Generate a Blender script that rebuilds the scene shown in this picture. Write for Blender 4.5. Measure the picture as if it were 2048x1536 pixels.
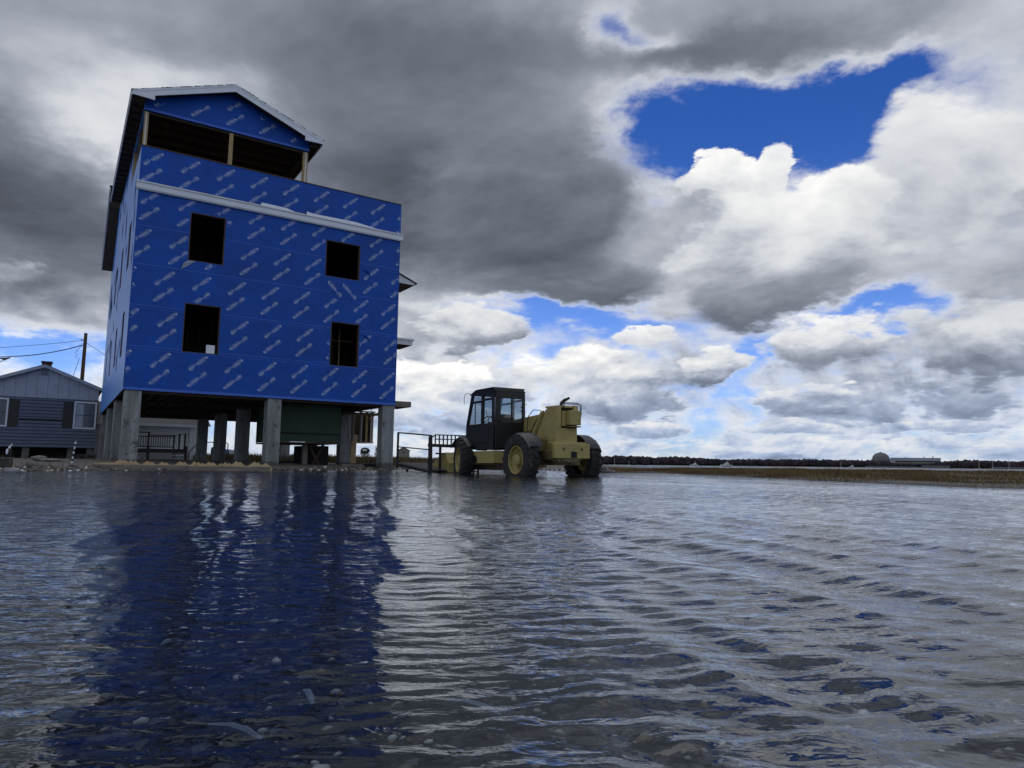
import bpy, math, random
import numpy as np
from mathutils import Vector, Matrix, noise as mnoise
R = math.radians
random.seed(7); np.random.seed(7)
SC = bpy.context.scene
COL = SC.collection
for _o in list(bpy.data.objects): bpy.data.objects.remove(_o)

# ------------------------------------------------------------------ camera
CAM_H = 0.31
FPX, PITCH, ROLL = 1371.4, 0.11543, 0.011695
cd = bpy.data.cameras.new('camera'); cam = bpy.data.objects.new('camera', cd); COL.objects.link(cam)
cd.sensor_width = 36.0; cd.lens = 36.0 * FPX / 2048; cd.clip_start = 0.05; cd.clip_end = 12000
cam.matrix_world = Matrix.Translation((0, 0, CAM_H)) @ Matrix.Rotation(math.pi/2 + PITCH, 4, 'X') @ Matrix.Rotation(ROLL, 4, 'Z')
SC.camera = cam

# ------------------------------------------------------------------ small node language
class X:
    """value socket wrapper so that shader maths reads like maths"""
    def __init__(s, nt, v): s.nt = nt; s.v = v
    def _op(s, op, *o, clamp=False):
        n = s.nt.nodes.new('ShaderNodeMath'); n.operation = op; n.use_clamp = clamp
        for i, a in enumerate((s,) + o):
            a = a.v if isinstance(a, X) else a
            if isinstance(a, (int, float)): n.inputs[i].default_value = a
            else: s.nt.links.new(a, n.inputs[i])
        return X(s.nt, n.outputs[0])
    def __add__(s, o): return s._op('ADD', o)
    __radd__ = __add__
    def __sub__(s, o): return s._op('SUBTRACT', o)
    def __rsub__(s, o): return X(s.nt, o)._op('SUBTRACT', s)
    def __mul__(s, o): return s._op('MULTIPLY', o)
    __rmul__ = __mul__
    def __truediv__(s, o): return s._op('DIVIDE', o)
    def __rtruediv__(s, o): return X(s.nt, o)._op('DIVIDE', s)
    def exp(s): return s._op('EXPONENT')
    def pow(s, o): return s._op('POWER', o)
    def max(s, o): return s._op('MAXIMUM', o)
    def min(s, o): return s._op('MINIMUM', o)
    def abs(s): return s._op('ABSOLUTE')
    def clamp(s): return s._op('ADD', 0.0, clamp=True)
    def step(s, a, b):
        n = s.nt.nodes.new('ShaderNodeMapRange'); n.interpolation_type = 'SMOOTHSTEP'
        s.nt.links.new(s.v, n.inputs['Value'])
        n.inputs['From Min'].default_value = a; n.inputs['From Max'].default_value = b
        return X(s.nt, n.outputs['Result'])
def link(nt, a, b): nt.links.new(a.v if isinstance(a, X) else a, b)
def node(nt, t, **kw):
    n = nt.nodes.new(t)
    for k, v in kw.items():
        if k in n.inputs:
            if hasattr(v, 'links') or isinstance(v, X): link(nt, v, n.inputs[k])
            else: n.inputs[k].default_value = v
        else: setattr(n, k, v)
    return n
def noise(nt, vec, scale, detail=4, rough=.55, dist=0.0, lac=2.0):
    n = nt.nodes.new('ShaderNodeTexNoise'); n.inputs['Scale'].default_value = scale
    n.inputs['Detail'].default_value = detail; n.inputs['Roughness'].default_value = rough
    n.inputs['Distortion'].default_value = dist; n.inputs['Lacunarity'].default_value = lac
    if vec is not None: link(nt, vec, n.inputs['Vector'])
    return n
def ramp(nt, fac, stops, interp='LINEAR'):
    n = nt.nodes.new('ShaderNodeValToRGB'); cr = n.color_ramp; cr.interpolation = interp
    while len(cr.elements) < len(stops): cr.elements.new(0.5)
    for e, (p, c) in zip(cr.elements, stops):
        e.position = p; e.color = tuple(c) + (1,) if len(c) == 3 else c
    link(nt, fac, n.inputs[0]); return n.outputs[0]
def mixc(nt, fac, a, b, mode='MIX'):
    n = nt.nodes.new('ShaderNodeMix'); n.data_type = 'RGBA'; n.blend_type = mode
    for s_, v in ((n.inputs[0], fac), (n.inputs[6], a), (n.inputs[7], b)):
        if isinstance(v, (int, float)): s_.default_value = v
        elif isinstance(v, tuple): s_.default_value = v + (1,) if len(v) == 3 else v
        else: link(nt, v, s_)
    return n.outputs[2]

# ------------------------------------------------------------------ world: sky with broken cloud
def pix_dir(x, y):
    """compass bearing and elevation (radians) of a spot of sky, measured on the photograph"""
    X_, Y_ = x - 1024, y - 768
    cr, sr = math.cos(ROLL), math.sin(ROLL)
    u, v = (X_*cr + Y_*sr)/FPX, (X_*sr - Y_*cr)/FPX
    cp, sp = math.cos(PITCH), math.sin(PITCH)
    dx, dy, dz = u, cp - v*sp, sp + v*cp
    return math.atan2(dx, dy), math.atan2(dz, math.hypot(dx, dy))
SUN_AZ, SUN_EL = R(-8), R(72)
w = bpy.data.worlds.new("World"); SC.world = w; w.use_nodes = True
nt = w.node_tree; nt.nodes.clear()
out = nt.nodes.new('ShaderNodeOutputWorld')
tc = nt.nodes.new('ShaderNodeTexCoord')
sep = node(nt, 'ShaderNodeSeparateXYZ', Vector=tc.outputs['Generated'])
dx, dy, dz = (X(nt, sep.outputs[i]) for i in range(3))
dzc = dz.max(0.0)
az = X(nt, dx.v)._op('ARCTAN2', dy)
el = dzc._op('ARCSINE')
sv = nt.nodes.new('ShaderNodeVectorMath'); sv.operation = 'SCALE'
nt.links.new(tc.outputs['Generated'], sv.inputs[0]); link(nt, 1.0/(dzc + 0.22), sv.inputs['Scale'])
Q = sv.outputs[0]
wn = noise(nt, Q, 2.2, 7, .62)
ws = node(nt, 'ShaderNodeSeparateXYZ', Vector=wn.outputs['Color'])
wx, wy = X(nt, ws.outputs[0]) - .5, X(nt, ws.outputs[1]) - .5
shrink = (el*2.2 + .35).min(1.0)
azw = az + wx*0.30*shrink
elw = el + wy*0.20*shrink
# (x, y, radius x, radius y, thickness) of the cloud masses and of the gaps between them
BLOBS = [
 (860, 400, 330, 200, .62), (620, 60, 520, 130, .20), (300, 90, 300, 90, .08), (1100, 90, 260, 90, .20),
 (80, 420, 240, 130, .48), (30, 300, 150, 90, .25), (250, 265, 110, 75, -.30), (390, 150, 160, 50, -.18),
 (1250, 55, 45, 70, -.55), (1320, 85, 60, 30, -.40), (1590, 250, 240, 84, -1.40), (1360, 290, 120, 74, -1.10), (1760, 235, 100, 55, -.75), (1850, 90, 200, 90, -.03), (1440, 120, 240, 62, .34), (1720, 110, 170, 48, .28),
 (1950, 420, 160, 250, -.02), (1790, 430, 40, 40, -.30),
 (1140, 632, 230, 32, -.70), (1740, 638, 120, 28, -.70), (1300, 830, 500, 60, .12), (1800, 800, 400, 60, .16), (1650, 700, 300, 60, .10), (1480, 700, 80, 50, -.50), (1500, 790, 50, 40, -.40), (1180, 690, 200, 30, -.15),
 (1000, 860, 260, 45, -.10), (1500, 870, 700, 30, -.16),
 (60, 688, 160, 24, -.62), (100, 745, 160, 26, -.18), (60, 560, 160, 50, .12), (40, 640, 150, 28, -.05), (20, 525, 60, 18, -.35),
]
# separate heaped clouds, far to near: x, y, radius x, radius y, brightness of the crown and of the flat base
HEAPS = [
 (960, 893, 240, 15, .60, .50), (1330, 893, 150, 14, .66, .50), (1640, 890, 200, 13, .66, .48), (1930, 893, 170, 14, .62, .48),
 (900, 850, 210, 40, .40, .36), (1330, 860, 130, 26, .70, .34), (1590, 855, 150, 24, .66, .34), (1870, 856, 190, 28, .62, .30),
 (1260, 805, 190, 40, .50, .21), (1620, 800, 150, 38, .80, .24), (1900, 795, 200, 44, .55, .22), (860, 765, 170, 62, 1.0, .46), (1010, 795, 130, 34, .42, .26),
 (1150, 735, 200, 58, 1.0, .38), (1420, 735, 78, 58, .95, .19), (1290, 662, 75, 28, 1.0, .60),
 (960, 660, 135, 52, .80, .19), (1640, 700, 190, 66, 1.0, .25), (1960, 700, 210, 90, .60, .19),
 (1900, 330, 230, 190, .72, .50), (1420, 360, 90, 42, 1.0, .55), (1530, 340, 50, 62, 1.0, .60), (1700, 380, 150, 60, .95, .60),
 (1560, 500, 270, 140, .74, .22), (1480, 610, 200, 48, .26, .15), (1120, 560, 260, 66, .20, .13), (1060, 400, 290, 180, .19, .13),
]
T = None
for (bx, by, rx, ry, amp) in BLOBS:
    a0, e0 = pix_dir(bx, by)
    ca = math.cos(math.atan((bx-1024)/FPX))
    ka = FPX/(rx*ca*ca); ke = FPX/(ry*math.cos(e0)**2)
    p = (azw - a0)*ka; q = (elw - e0)*ke
    g = (p*p + q*q)*-1.0
    g = g.exp()*amp
    T = g if T is None else T + g
Dm = node(nt, 'ShaderNodeMapping', Vector=tc.outputs['Generated'], Scale=(1, 1, 1.4))
low = el.step(.30, .08)
def mv(v, sh):
    o = node(nt, 'ShaderNodeVectorMath', operation='ADD'); link(nt, v, o.inputs[0]); o.inputs[1].default_value = sh; return o.outputs[0]
# cloud puffs: overhead they follow the flat cloud deck, near the horizon they are seen from the side
def two(sh, d1, d2):
    return (X(nt, noise(nt, mv(Q, sh), 1.6, d1, .585, .3).outputs[0]),
            X(nt, noise(nt, mv(Dm.outputs[0], tuple(c*.18 for c in sh)), 8.5, d2, .57, .35).outputs[0]))
hA, lA = two((0, 0, 0), 9, 9); hB, lB = two((0, -.03, .07), 5, 5)
vo = node(nt, 'ShaderNodeTexVoronoi', feature='F1', Scale=20, Detail=1.5, Roughness=.5)
dd = node(nt, 'ShaderNodeVectorMath', operation='MULTIPLY_ADD')
link(nt, wn.outputs['Color'], dd.inputs[0]); dd.inputs[1].default_value = (.10, .10, .16); link(nt, Dm.outputs[0], dd.inputs[2])
link(nt, dd.outputs[0], vo.inputs['Vector'])
vo = X(nt, vo.outputs['Distance'])
T = T + .44 + (hA - .5)*.80*(1.0 - low*.75) + low*((lA - .5)*1.15 - (vo - .42)*.40 + .03)
relief = (hA - hB)*(1.0 - low) + (lA - lB)*low*1.3
cover = (T + (X(nt, noise(nt, Q, 9.0, 5, .65).outputs[0]) - .5)*.30).step(-.22, .42).pow(1.5)
lum = ramp(nt, T, [(0, (.80,)*3), (.2, (.72,)*3), (.34, (.52,)*3), (.50, (.34,)*3), (.68, (.21,)*3), (.88, (.135,)*3), (1., (.105,)*3)])
lumx = X(nt, node(nt, 'ShaderNodeSeparateXYZ', Vector=lum).outputs[0])
puff = (hA - .5)*(1.0 - low) + ((lA - .5) - (vo - .42)*.30)*low
puff2 = (hA - .5)*2.1*(1.0 - low) + ((lA - .5)*1.9 - (vo - .42)*.7)*low
azh = az + (azw - az)*.75; elh = el + (elw - el)*.75
for (hx, hy, rx, ry, lt, lb) in HEAPS:
    a0, e0 = pix_dir(hx, hy); ca = math.cos(math.atan((hx-1024)/FPX)); ka = FPX/(rx*ca*ca); ke = FPX/(ry*math.cos(e0)**2)
    p = (azh - a0)*ka; q = (elh - e0)*ke
    t = puff2 + 1.0 - (p*p + q*q)
    soft = .62 if lt < .3 else .36
    c = t.step(.02, .02+soft)
    l = lb + (lt - lb)*((q + puff*1.6).step(-.75, .75))
    l = l + (t*-5.0).exp().min(1.0)*(.22 if lt > .3 else .05)
    lumx = lumx + (l - lumx)*c
    cover = cover + (1.0 - cover)*c*.98
glow = None
for gx_, gy_, grx, gry, ga in ((880, 720, 330, 170, .42), (250, 255, 170, 110, .45), (60, 720, 200, 70, .5), (1640, 330, 380, 110, .10)):
    a0, e0 = pix_dir(gx_, gy_); p = (az - a0)*(FPX/grx); q = (el - e0)*(FPX/gry); g = ((p*p + q*q)*-1.0).exp()*ga
    glow = g if glow is None else glow + g
lumx = (lumx*(1.0 + relief*2.6)*(1.0 + glow)).max(.07)
lumx = lumx - (lumx - .62).max(0.0)*.52
tint = ramp(nt, lumx, [(0, (.80, .93, 1.22)), (.35, (.90, .97, 1.13)), (.75, (.98, .99, 1.0)), (1, (1.0, .99, .95))])
lowt = mixc(nt, el.step(.20, .0), tint, (.74, .94, 1.36))
lowm = mixc(nt, lumx.step(.25, .75), lowt, tint)
ccol = nt.nodes.new('ShaderNodeVectorMath'); ccol.operation = 'SCALE'; nt.links.new(lowm, ccol.inputs[0])
link(nt, (lumx + el.step(.22, .0)*.06)*1.0, ccol.inputs['Scale'])
sky = node(nt, 'ShaderNodeTexSky', sky_type='NISHITA', sun_disc=False)
sky.sun_elevation = SUN_EL; sky.sun_rotation = -SUN_AZ if False else SUN_AZ; sky.altitude = 0; sky.air_density = 1.0; sky.dust_density = .6; sky.ozone_density = 2.5
skyc = mixc(nt, 1.0, sky.outputs[0], mixc(nt, el.step(.0, .50), (.70, .95, 1.6), (.15, .36, .84)), 'MULTIPLY')
bg_sky = node(nt, 'ShaderNodeBackground', Color=skyc, Strength=0.10)
bg_cl = node(nt, 'ShaderNodeBackground', Color=ccol.outputs[0], Strength=1.10)
mx = nt.nodes.new('ShaderNodeMixShader'); link(nt, cover, mx.inputs[0])
nt.links.new(bg_sky.outputs[0], mx.inputs[1]); nt.links.new(bg_cl.outputs[0], mx.inputs[2])
nt.links.new(mx.outputs[0], out.inputs[0])
w.cycles.sampling_method = 'MANUAL'; w.cycles.sample_map_resolution = 512
# the sun stands behind the cloud deck: weak and wide
sd = bpy.data.lights.new('sun', 'SUN'); sd.energy = 0.5; sd.angle = R(54); sd.color = (1, .985, .96)
sun = bpy.data.objects.new('sun', sd); COL.objects.link(sun)
sun.rotation_euler = Vector((-math.sin(SUN_AZ)*math.cos(SUN_EL), -math.cos(SUN_AZ)*math.cos(SUN_EL), -math.sin(SUN_EL))).to_track_quat('-Z', 'Y').to_euler()
SC.view_settings.view_transform = 'Standard'; SC.view_settings.look = 'None'
SC.view_settings.exposure = 0.0; SC.view_settings.gamma = 1.0; SC.view_settings.use_curve_mapping = False
SC.render.engine = 'CYCLES'
SC.cycles.use_denoising = True
SC.cycles.max_bounces = 6; SC.cycles.transparent_max_bounces = 12
SC.cycles.sample_clamp_indirect = 4

# ------------------------------------------------------------------ mesh helpers
def V3(*a): return Vector(a)
class MB:
    """collects boxes, bars, tubes and plates, then links them as ONE mesh object"""
    def __init__(s): s.v = []; s.f = []
    def add(s, vs, fs):
        n = len(s.v); s.v += [tuple(v) for v in vs]; s.f += [tuple(i + n for i in f) for f in fs]; return s
    def box(s, x0, x1, y0, y1, z0, z1):
        return s.add([(x0,y0,z0),(x1,y0,z0),(x1,y1,z0),(x0,y1,z0),(x0,y0,z1),(x1,y0,z1),(x1,y1,z1),(x0,y1,z1)],
                     [(3,2,1,0),(4,5,6,7),(0,1,5,4),(1,2,6,5),(2,3,7,6),(3,0,4,7)])
    def bar(s, p, q, w, h, up=(0, 0, 1)):
        """a straight timber or flat bar from p to q"""
        p, q = Vector(p), Vector(q); d = (q - p).normalized(); up = Vector(up)
        if abs(d.dot(up)) > .98: up = Vector((1, 0, 0)) if abs(d.x) < .9 else Vector((0, 1, 0))
        a = d.cross(up).normalized()*w/2; b = a.cross(d).normalized()*h/2
        return s.add([p-a-b, p+a-b, p+a+b, p-a+b, q-a-b, q+a-b, q+a+b, q-a+b],
                     [(0,1,2,3),(7,6,5,4),(0,4,5,1),(1,5,6,2),(2,6,7,3),(3,7,4,0)])
    def tube(s, pts, r, n=8, cap=True, closed=False):
        pts = [Vector(p) for p in pts]; rs = r if isinstance(r, (list, tuple)) else [r]*len(pts); base = len(s.v); prev = None
        m = len(pts)
        for i, p in enumerate(pts):
            if closed: d = pts[(i+1) % m] - pts[i-1]
            else: d = pts[min(i+1, m-1)] - pts[max(i-1, 0)]
            d.normalize()
            if prev is None:
                up = Vector((0, 0, 1)) if abs(d.z) < .9 else Vector((1, 0, 0)); a = d.cross(up).normalized()
            else: a = (prev - d*prev.dot(d)).normalized()
            prev = a; b = d.cross(a)
            for k in range(n):
                t = 2*math.pi*k/n; s.v.append(tuple(p + (a*math.cos(t) + b*math.sin(t))*rs[i]))
        for i in range(m if closed else m-1):
            j = (i+1) % m
            for k in range(n):
                l = (k+1) % n; s.f.append((base+i*n+k, base+i*n+l, base+j*n+l, base+j*n+k))
        if cap and not closed:
            s.f.append(tuple(base+k for k in range(n))[::-1]); s.f.append(tuple(base+(m-1)*n+k for k in range(n)))
        return s
    def prism(s, pts, d):
        """a plate: outline pts (3-D, planar), thickness vector d"""
        n = len(pts); d = Vector(d); a = [Vector(p) for p in pts]
        s.add(a + [p + d for p in a], [tuple(range(n))[::-1], tuple(range(n, 2*n))] + [(i, (i+1) % n, n+(i+1) % n, n+i) for i in range(n)]); return s
    def lathe(s, prof, n=32, axis='Y', c=(0, 0, 0)):
        """profile of (radius, offset along the axis)"""
        base = len(s.v); m = len(prof); c = Vector(c)
        for r, o in prof:
            for k in range(n):
                t = 2*math.pi*k/n; a, b = r*math.cos(t), r*math.sin(t)
                s.v.append(tuple(c + (Vector((a, o, b)) if axis == 'Y' else Vector((a, b, o)) if axis == 'Z' else Vector((o, a, b)))))
        for i in range(m-1):
            for k in range(n):
                l = (k+1) % n; s.f.append((base+i*n+k, base+i*n+l, base+(i+1)*n+l, base+(i+1)*n+k))
        return s
    def mesh(s, name, mat, smooth=False):
        me = bpy.data.meshes.new(name); me.from_pydata(s.v, [], s.f); me.update()
        if mat: me.materials.append(mat)
        if smooth:
            me.polygons.foreach_set('use_smooth', [True]*len(me.polygons))
            try: me.set_sharp_from_angle(angle=R(40))
            except Exception: pass
        return me
    def build(s, name, mat, parent=None, bevel=0, smooth=False, loc=None):
        me = s.mesh(name, mat, smooth)
        import bmesh
        bm = bmesh.new(); bm.from_mesh(me); bmesh.ops.recalc_face_normals(bm, faces=bm.faces)
        if bevel: bmesh.ops.bevel(bm, geom=bm.edges[:], offset=bevel, segments=1, affect='EDGES', clamp_overlap=True)
        bm.to_mesh(me); bm.free()
        return put(name, me, parent, loc)
def put(name, me, parent=None, loc=None, rot=None):
    o = bpy.data.objects.new(name, me); COL.objects.link(o)
    if parent is not None: o.parent = parent
    if loc is not None: o.location = loc
    if rot is not None: o.rotation_euler = rot
    return o
def thing(name, label, cat, loc=(0, 0, 0), rz=0, group=None):
    o = bpy.data.objects.new(name, None); COL.objects.link(o); o.location = loc; o.rotation_euler = (0, 0, rz); o.empty_display_size = .2
    return tag(o, label, cat, group)
def tag(o, label, cat, group=None):
    o['label'] = label; o['category'] = cat
    if group: o['group'] = group
    return o
def B(x0, x1, y0, y1, z0, z1, name, mat, parent, bevel=0): return MB().box(x0, x1, y0, y1, z0, z1).build(name, mat, parent, bevel)
def rects_minus(x0, x1, z0, z1, holes):
    xs = sorted({x0, x1, *[min(max(h[i], x0), x1) for h in holes for i in (0, 1)]})
    out = []
    for a, b in zip(xs, xs[1:]):
        zz = z0
        for h in sorted([h for h in holes if h[0] < (a+b)/2 < h[1] and h[3] > z0 and h[2] < z1], key=lambda h: h[2]):
            if h[2] > zz: out.append((a, b, zz, h[2]))
            zz = max(zz, h[3])
        if zz < z1: out.append((a, b, zz, z1))
    return out

# ------------------------------------------------------------------ materials
MATS = {}
def mat(name, col, rough=.7, var=.25, scale=6, bump=.15, bscale=40, metal=0, stretch=(1, 1, 1), col2=None, fine=.0, spec=.5, dirt=None, bdist=.01):
    if name in MATS: return MATS[name]
    m = bpy.data.materials.new(name); m.use_nodes = True; nt = m.node_tree; p = nt.nodes['Principled BSDF']
    tc = nt.nodes.new('ShaderNodeTexCoord'); oi = nt.nodes.new('ShaderNodeObjectInfo'); ov = node(nt, 'ShaderNodeVectorMath', operation='MULTIPLY_ADD'); nt.links.new(oi.outputs['Random'], ov.inputs[0]); ov.inputs[1].default_value = (37, 53, 29); nt.links.new(tc.outputs['Object'], ov.inputs[2])
    mp = node(nt, 'ShaderNodeMapping', Vector=ov.outputs[0], Scale=stretch)
    n1 = noise(nt, mp.outputs[0], scale, 6, .6); col2 = col2 or tuple(c*(1-var) for c in col)
    c = ramp(nt, n1.outputs[0], [(.32, col2), (.68, tuple(min(1, k*(1+var*.5)) for k in col))])
    if dirt:
        dn = noise(nt, ov.outputs[0], dirt[1], 7, .68)
        c = mixc(nt, X(nt, dn.outputs[0]).step(dirt[2], dirt[2]+.07), c, dirt[0])
    nt.links.new(c, p.inputs['Base Color'])
    n2 = noise(nt, mp.outputs[0], bscale, 5, .6)
    b = node(nt, 'ShaderNodeBump', Strength=bump, Distance=bdist, Height=n2.outputs[0]); nt.links.new(b.outputs[0], p.inputs['Normal'])
    rr = X(nt, n1.outputs[0])*.25 + (rough - .12); link(nt, rr.clamp(), p.inputs['Roughness'])
    p.inputs['Metallic'].default_value = metal; p.inputs['Specular IOR Level'].default_value = spec
    MATS[name] = m; return m
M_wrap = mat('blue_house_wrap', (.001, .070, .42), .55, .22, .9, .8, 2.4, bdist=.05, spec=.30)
M_wrapside = mat('blue_house_wrap_skylit', (.07, .27, .80), .42, .22, 1.3, .5, 2.6, bdist=.05, spec=.6)  # lighter copy of the wrap: sky light and sheen put into its colour
M_wraplap = mat('blue_wrap_lap_edge', (.03, .13, .60), .45, .1, 4, .1)
M_print = mat('pale_blue_print', (.62, .74, 1.0), .5, .3, 14, 0)
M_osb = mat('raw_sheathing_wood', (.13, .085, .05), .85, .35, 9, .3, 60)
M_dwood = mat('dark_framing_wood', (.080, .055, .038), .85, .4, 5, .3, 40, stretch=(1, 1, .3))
M_lumber = mat('new_lumber', (.52, .40, .24), .75, .25, 5, .2, 40, stretch=(.4, 1, 1))
M_lumberv = mat('new_lumber_upright', (.40, .29, .16), .75, .25, 5, .2, 40, stretch=(1, 1, .2))
M_greywood = mat('weathered_grey_wood', (.20, .18, .165), .85, .3, 6, .3, 50, stretch=(.3, 1, 1))
M_concrete = mat('bare_concrete', (.235, .255, .27), .85, .45, 2.6, .5, 30, stretch=(1.8, 1.8, .22), dirt=((.095, .10, .095), 4.3, .56))
M_white = mat('white_trim', (.68, .75, .86), .45, .06, 3, .05, spec=.4)
M_shingle = mat('dark_asphalt_shingle', (.035, .035, .038), .9, .4, 30, .6, 140)
M_green = mat('green_sheathing', (.022, .055, .036), .7, .3, 2, .15, 20)
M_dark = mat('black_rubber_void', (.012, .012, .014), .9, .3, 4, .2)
M_soffit = mat('brown_roof_underside', (.075, .052, .040), .85, .35, 4, .3, 30, stretch=(1, .3, 1))
M_galv = mat('galvanised_strap', (.5, .5, .5), .4, .2, 8, .1, metal=.8)
M_steel = mat('black_steel', (.016, .017, .020), .5, .4, 6, .2, 60, dirt=((.05, .028, .018), 7, .64))
M_cat = mat('faded_yellow_paint', (.36, .30, .11), .55, .18, 2.5, .15, 50, dirt=((.10, .07, .035), 13, .60))
M_catd = mat('grimy_yellow_paint', (.17, .14, .065), .75, .4, 5, .3, 50, dirt=((.05, .04, .03), 6, .55))
M_cab = mat('black_cab_paint', (.006, .007, .010), .45, .3, 3, .06, 40)
M_fender = mat('black_plastic_fender', (.028, .030, .034), .45, .3, 5, .1, 30, dirt=((.13, .11, .10), 4, .66))
M_tyre = mat('worn_tyre_rubber', (.022, .023, .026), .85, .35, 5, .4, 50, dirt=((.11, .105, .10), 5, .60))
M_hose = mat('hydraulic_hose', (.015, .015, .017), .5, .3, 10, .1)
M_siding = mat('slate_blue_siding', (.12, .145, .22), .75, .2, 3, .15, 40, stretch=(.4, 1, 1))
M_gable = mat('pale_gable_boards', (.36, .42, .55), .7, .14, 3, .1, 40)
M_wsiding = mat('white_vinyl_siding', (.80, .87, .97), .5, .06, 2, .05)
M_shutter = mat('black_shutter', (.014, .016, .02), .5, .3, 5, .1)
M_greyroof = mat('grey_brown_roof_shingle', (.085, .09, .10), .9, .4, 12, .5, 60, dirt=((.085, .07, .065), 3, .58))
M_brick = mat('dark_chimney_brick', (.06, .04, .035), .85, .4, 12, .4, 40)
M_pole = mat('utility_pole_wood', (.095, .062, .042), .9, .35, 8, .5, 40, stretch=(1, 1, .15))
M_deck = mat('weathered_deck_wood', (.060, .056, .062), .85, .35, 6, .3, 40)
M_rock = mat('grey_rock', (.17, .165, .16), .9, .4, 5, .5, 20)
M_slab = mat('broken_concrete_slab', (.07, .068, .065), .92, .45, 4, .6, 18, dirt=((.045, .05, .04), 3, .52))
M_boat = mat('white_boat_hull', (.62, .64, .66), .35, .1, 2, .03)
M_canvas = mat('black_canvas', (.014, .014, .018), .8, .3, 5, .2)
M_plant = mat('plant_concrete', (.155, .155, .17), .9, .15, .02, 0)
M_plantw = mat('plant_pale_cladding', (.36, .40, .46), .8, .1, .02, 0)
M_plantb = mat('plant_tan_cladding', (.19, .185, .165), .8, .1, .02, 0)
M_barrel = mat('blue_barrel_plastic', (.02, .06, .16), .45, .2, 5, .05)
def glass_mat(name, tint=(.8, .86, .9), op=.12, rough=.03):
    m = bpy.data.materials.new(name); m.use_nodes = True; nt = m.node_tree; nt.nodes.clear()
    o = nt.nodes.new('ShaderNodeOutputMaterial'); tr = node(nt, 'ShaderNodeBsdfTransparent', Color=tint + (1,)); g = node(nt, 'ShaderNodeBsdfGlossy', Color=(1, 1, 1, 1), Roughness=rough)
    lw = node(nt, 'ShaderNodeLayerWeight', Blend=.5); fr = (X(nt, lw.outputs['Facing']).pow(5.0)*.9 + .045); tcn = nt.nodes.new('ShaderNodeTexCoord'); n = noise(nt, tcn.outputs['Object'], 4, 5)
    df = node(nt, 'ShaderNodeBsdfDiffuse', Color=(.35, .38, .40, 1)); dm = nt.nodes.new('ShaderNodeMixShader')
    link(nt, X(nt, n.outputs[0])*op, dm.inputs[0]); nt.links.new(tr.outputs[0], dm.inputs[1]); nt.links.new(df.outputs[0], dm.inputs[2])
    mx = nt.nodes.new('ShaderNodeMixShader'); link(nt, fr, mx.inputs[0]); nt.links.new(dm.outputs[0], mx.inputs[1]); nt.links.new(g.outputs[0], mx.inputs[2])
    nt.links.new(mx.outputs[0], o.inputs[0]); return m
M_glass = glass_mat('clear_cab_glass')
M_wglass = mat('dark_window_glass', (.05, .07, .11), .12, .2, 2, .0)
M_bottle = glass_mat('clear_plastic', (.75, .8, .85), .9, .15)

_m = M_concrete; _nt = _m.node_tree; _p = _nt.nodes['Principled BSDF']; _l = _p.inputs['Base Color'].links[0].from_socket
_tc = _nt.nodes.new('ShaderNodeTexCoord'); _z = X(_nt, node(_nt, 'ShaderNodeSeparateXYZ', Vector=_tc.outputs['Object']).outputs[2]); _n = X(_nt, noise(_nt, _tc.outputs['Object'], 7, 5).outputs[0])
_nt.links.new(mixc(_nt, (_z + (_n - .5)*.25).step(.34, .22)*.75, _l, (.05, .05, .042)), _p.inputs['Base Color'])
_j = ((_z*1.64)._op('FRACT') - .5).abs().step(.012, .004)*.35
_nt.links.new(mixc(_nt, _j, _p.inputs['Base Color'].links[0].from_socket, (.09, .10, .10)), _p.inputs['Base Color'])

# ------------------------------------------------------------------ ground and water sheets
def inside_dist(px, py, poly):
    """signed distance, positive inside the outline"""
    d = np.full(px.shape, 1e9); ins = np.zeros(px.shape, bool); n = len(poly)
    for i in range(n):
        (x0, y0), (x1, y1) = poly[i], poly[(i+1) % n]
        ex, ey = x1-x0, y1-y0; t = np.clip(((px-x0)*ex + (py-y0)*ey)/(ex*ex+ey*ey), 0, 1)
        d = np.minimum(d, np.hypot(px-x0-t*ex, py-y0-t*ey))
        c = ((y0 > py) != (y1 > py)); xi = x0 + (py-y0)*(ex)/((ey) if ey else 1e-9)
        ins ^= c & (px < xi)
    return np.where(ins, d, -d)
LAND = [(-90, -8), (-28, 6.5), (-15, 11.2), (-10.9, 13.9), (-11.4, 16.4), (-11.2, 18.3), (-9.2, 20.6), (-7.9, 23.4), (-4.8, 26.1), (-4.9, 29.5), (-4.2, 34),
        (-4.5, 39), (-2.5, 48), (.3, 47), (1.2, 36), (2.6, 31.5), (3.5, 28.3), (9, 45), (20, 120), (20, 155), (-500, 165), (-500, -8)]
MARSH = [(2.6, 31.5), (3.3, 25.9), (5.6, 27.6), (6.3, 22.7), (6.8, 19.9), (7.15, 17.2), (7.5, 14.2), (7.8, 12.2), (8.5, 11.3), (12, 8.4), (22, 4), (60, -6), (110, 0), (110, 60), (60, 66), (30, 60), (12, 52), (9, 45)]
def vnoise(px, py, s, seed=0):
    """cheap smooth noise from crossed sines"""
    rs = np.random.RandomState(seed); o = np.zeros(px.shape)
    for k in range(10):
        a = rs.uniform(0, 2*np.pi); f = s*rs.uniform(.5, 1.8); ph = rs.uniform(0, 6.28)
        o += np.sin((px*np.cos(a) + py*np.sin(a))*f + ph)
    return o/10**.5
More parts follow.
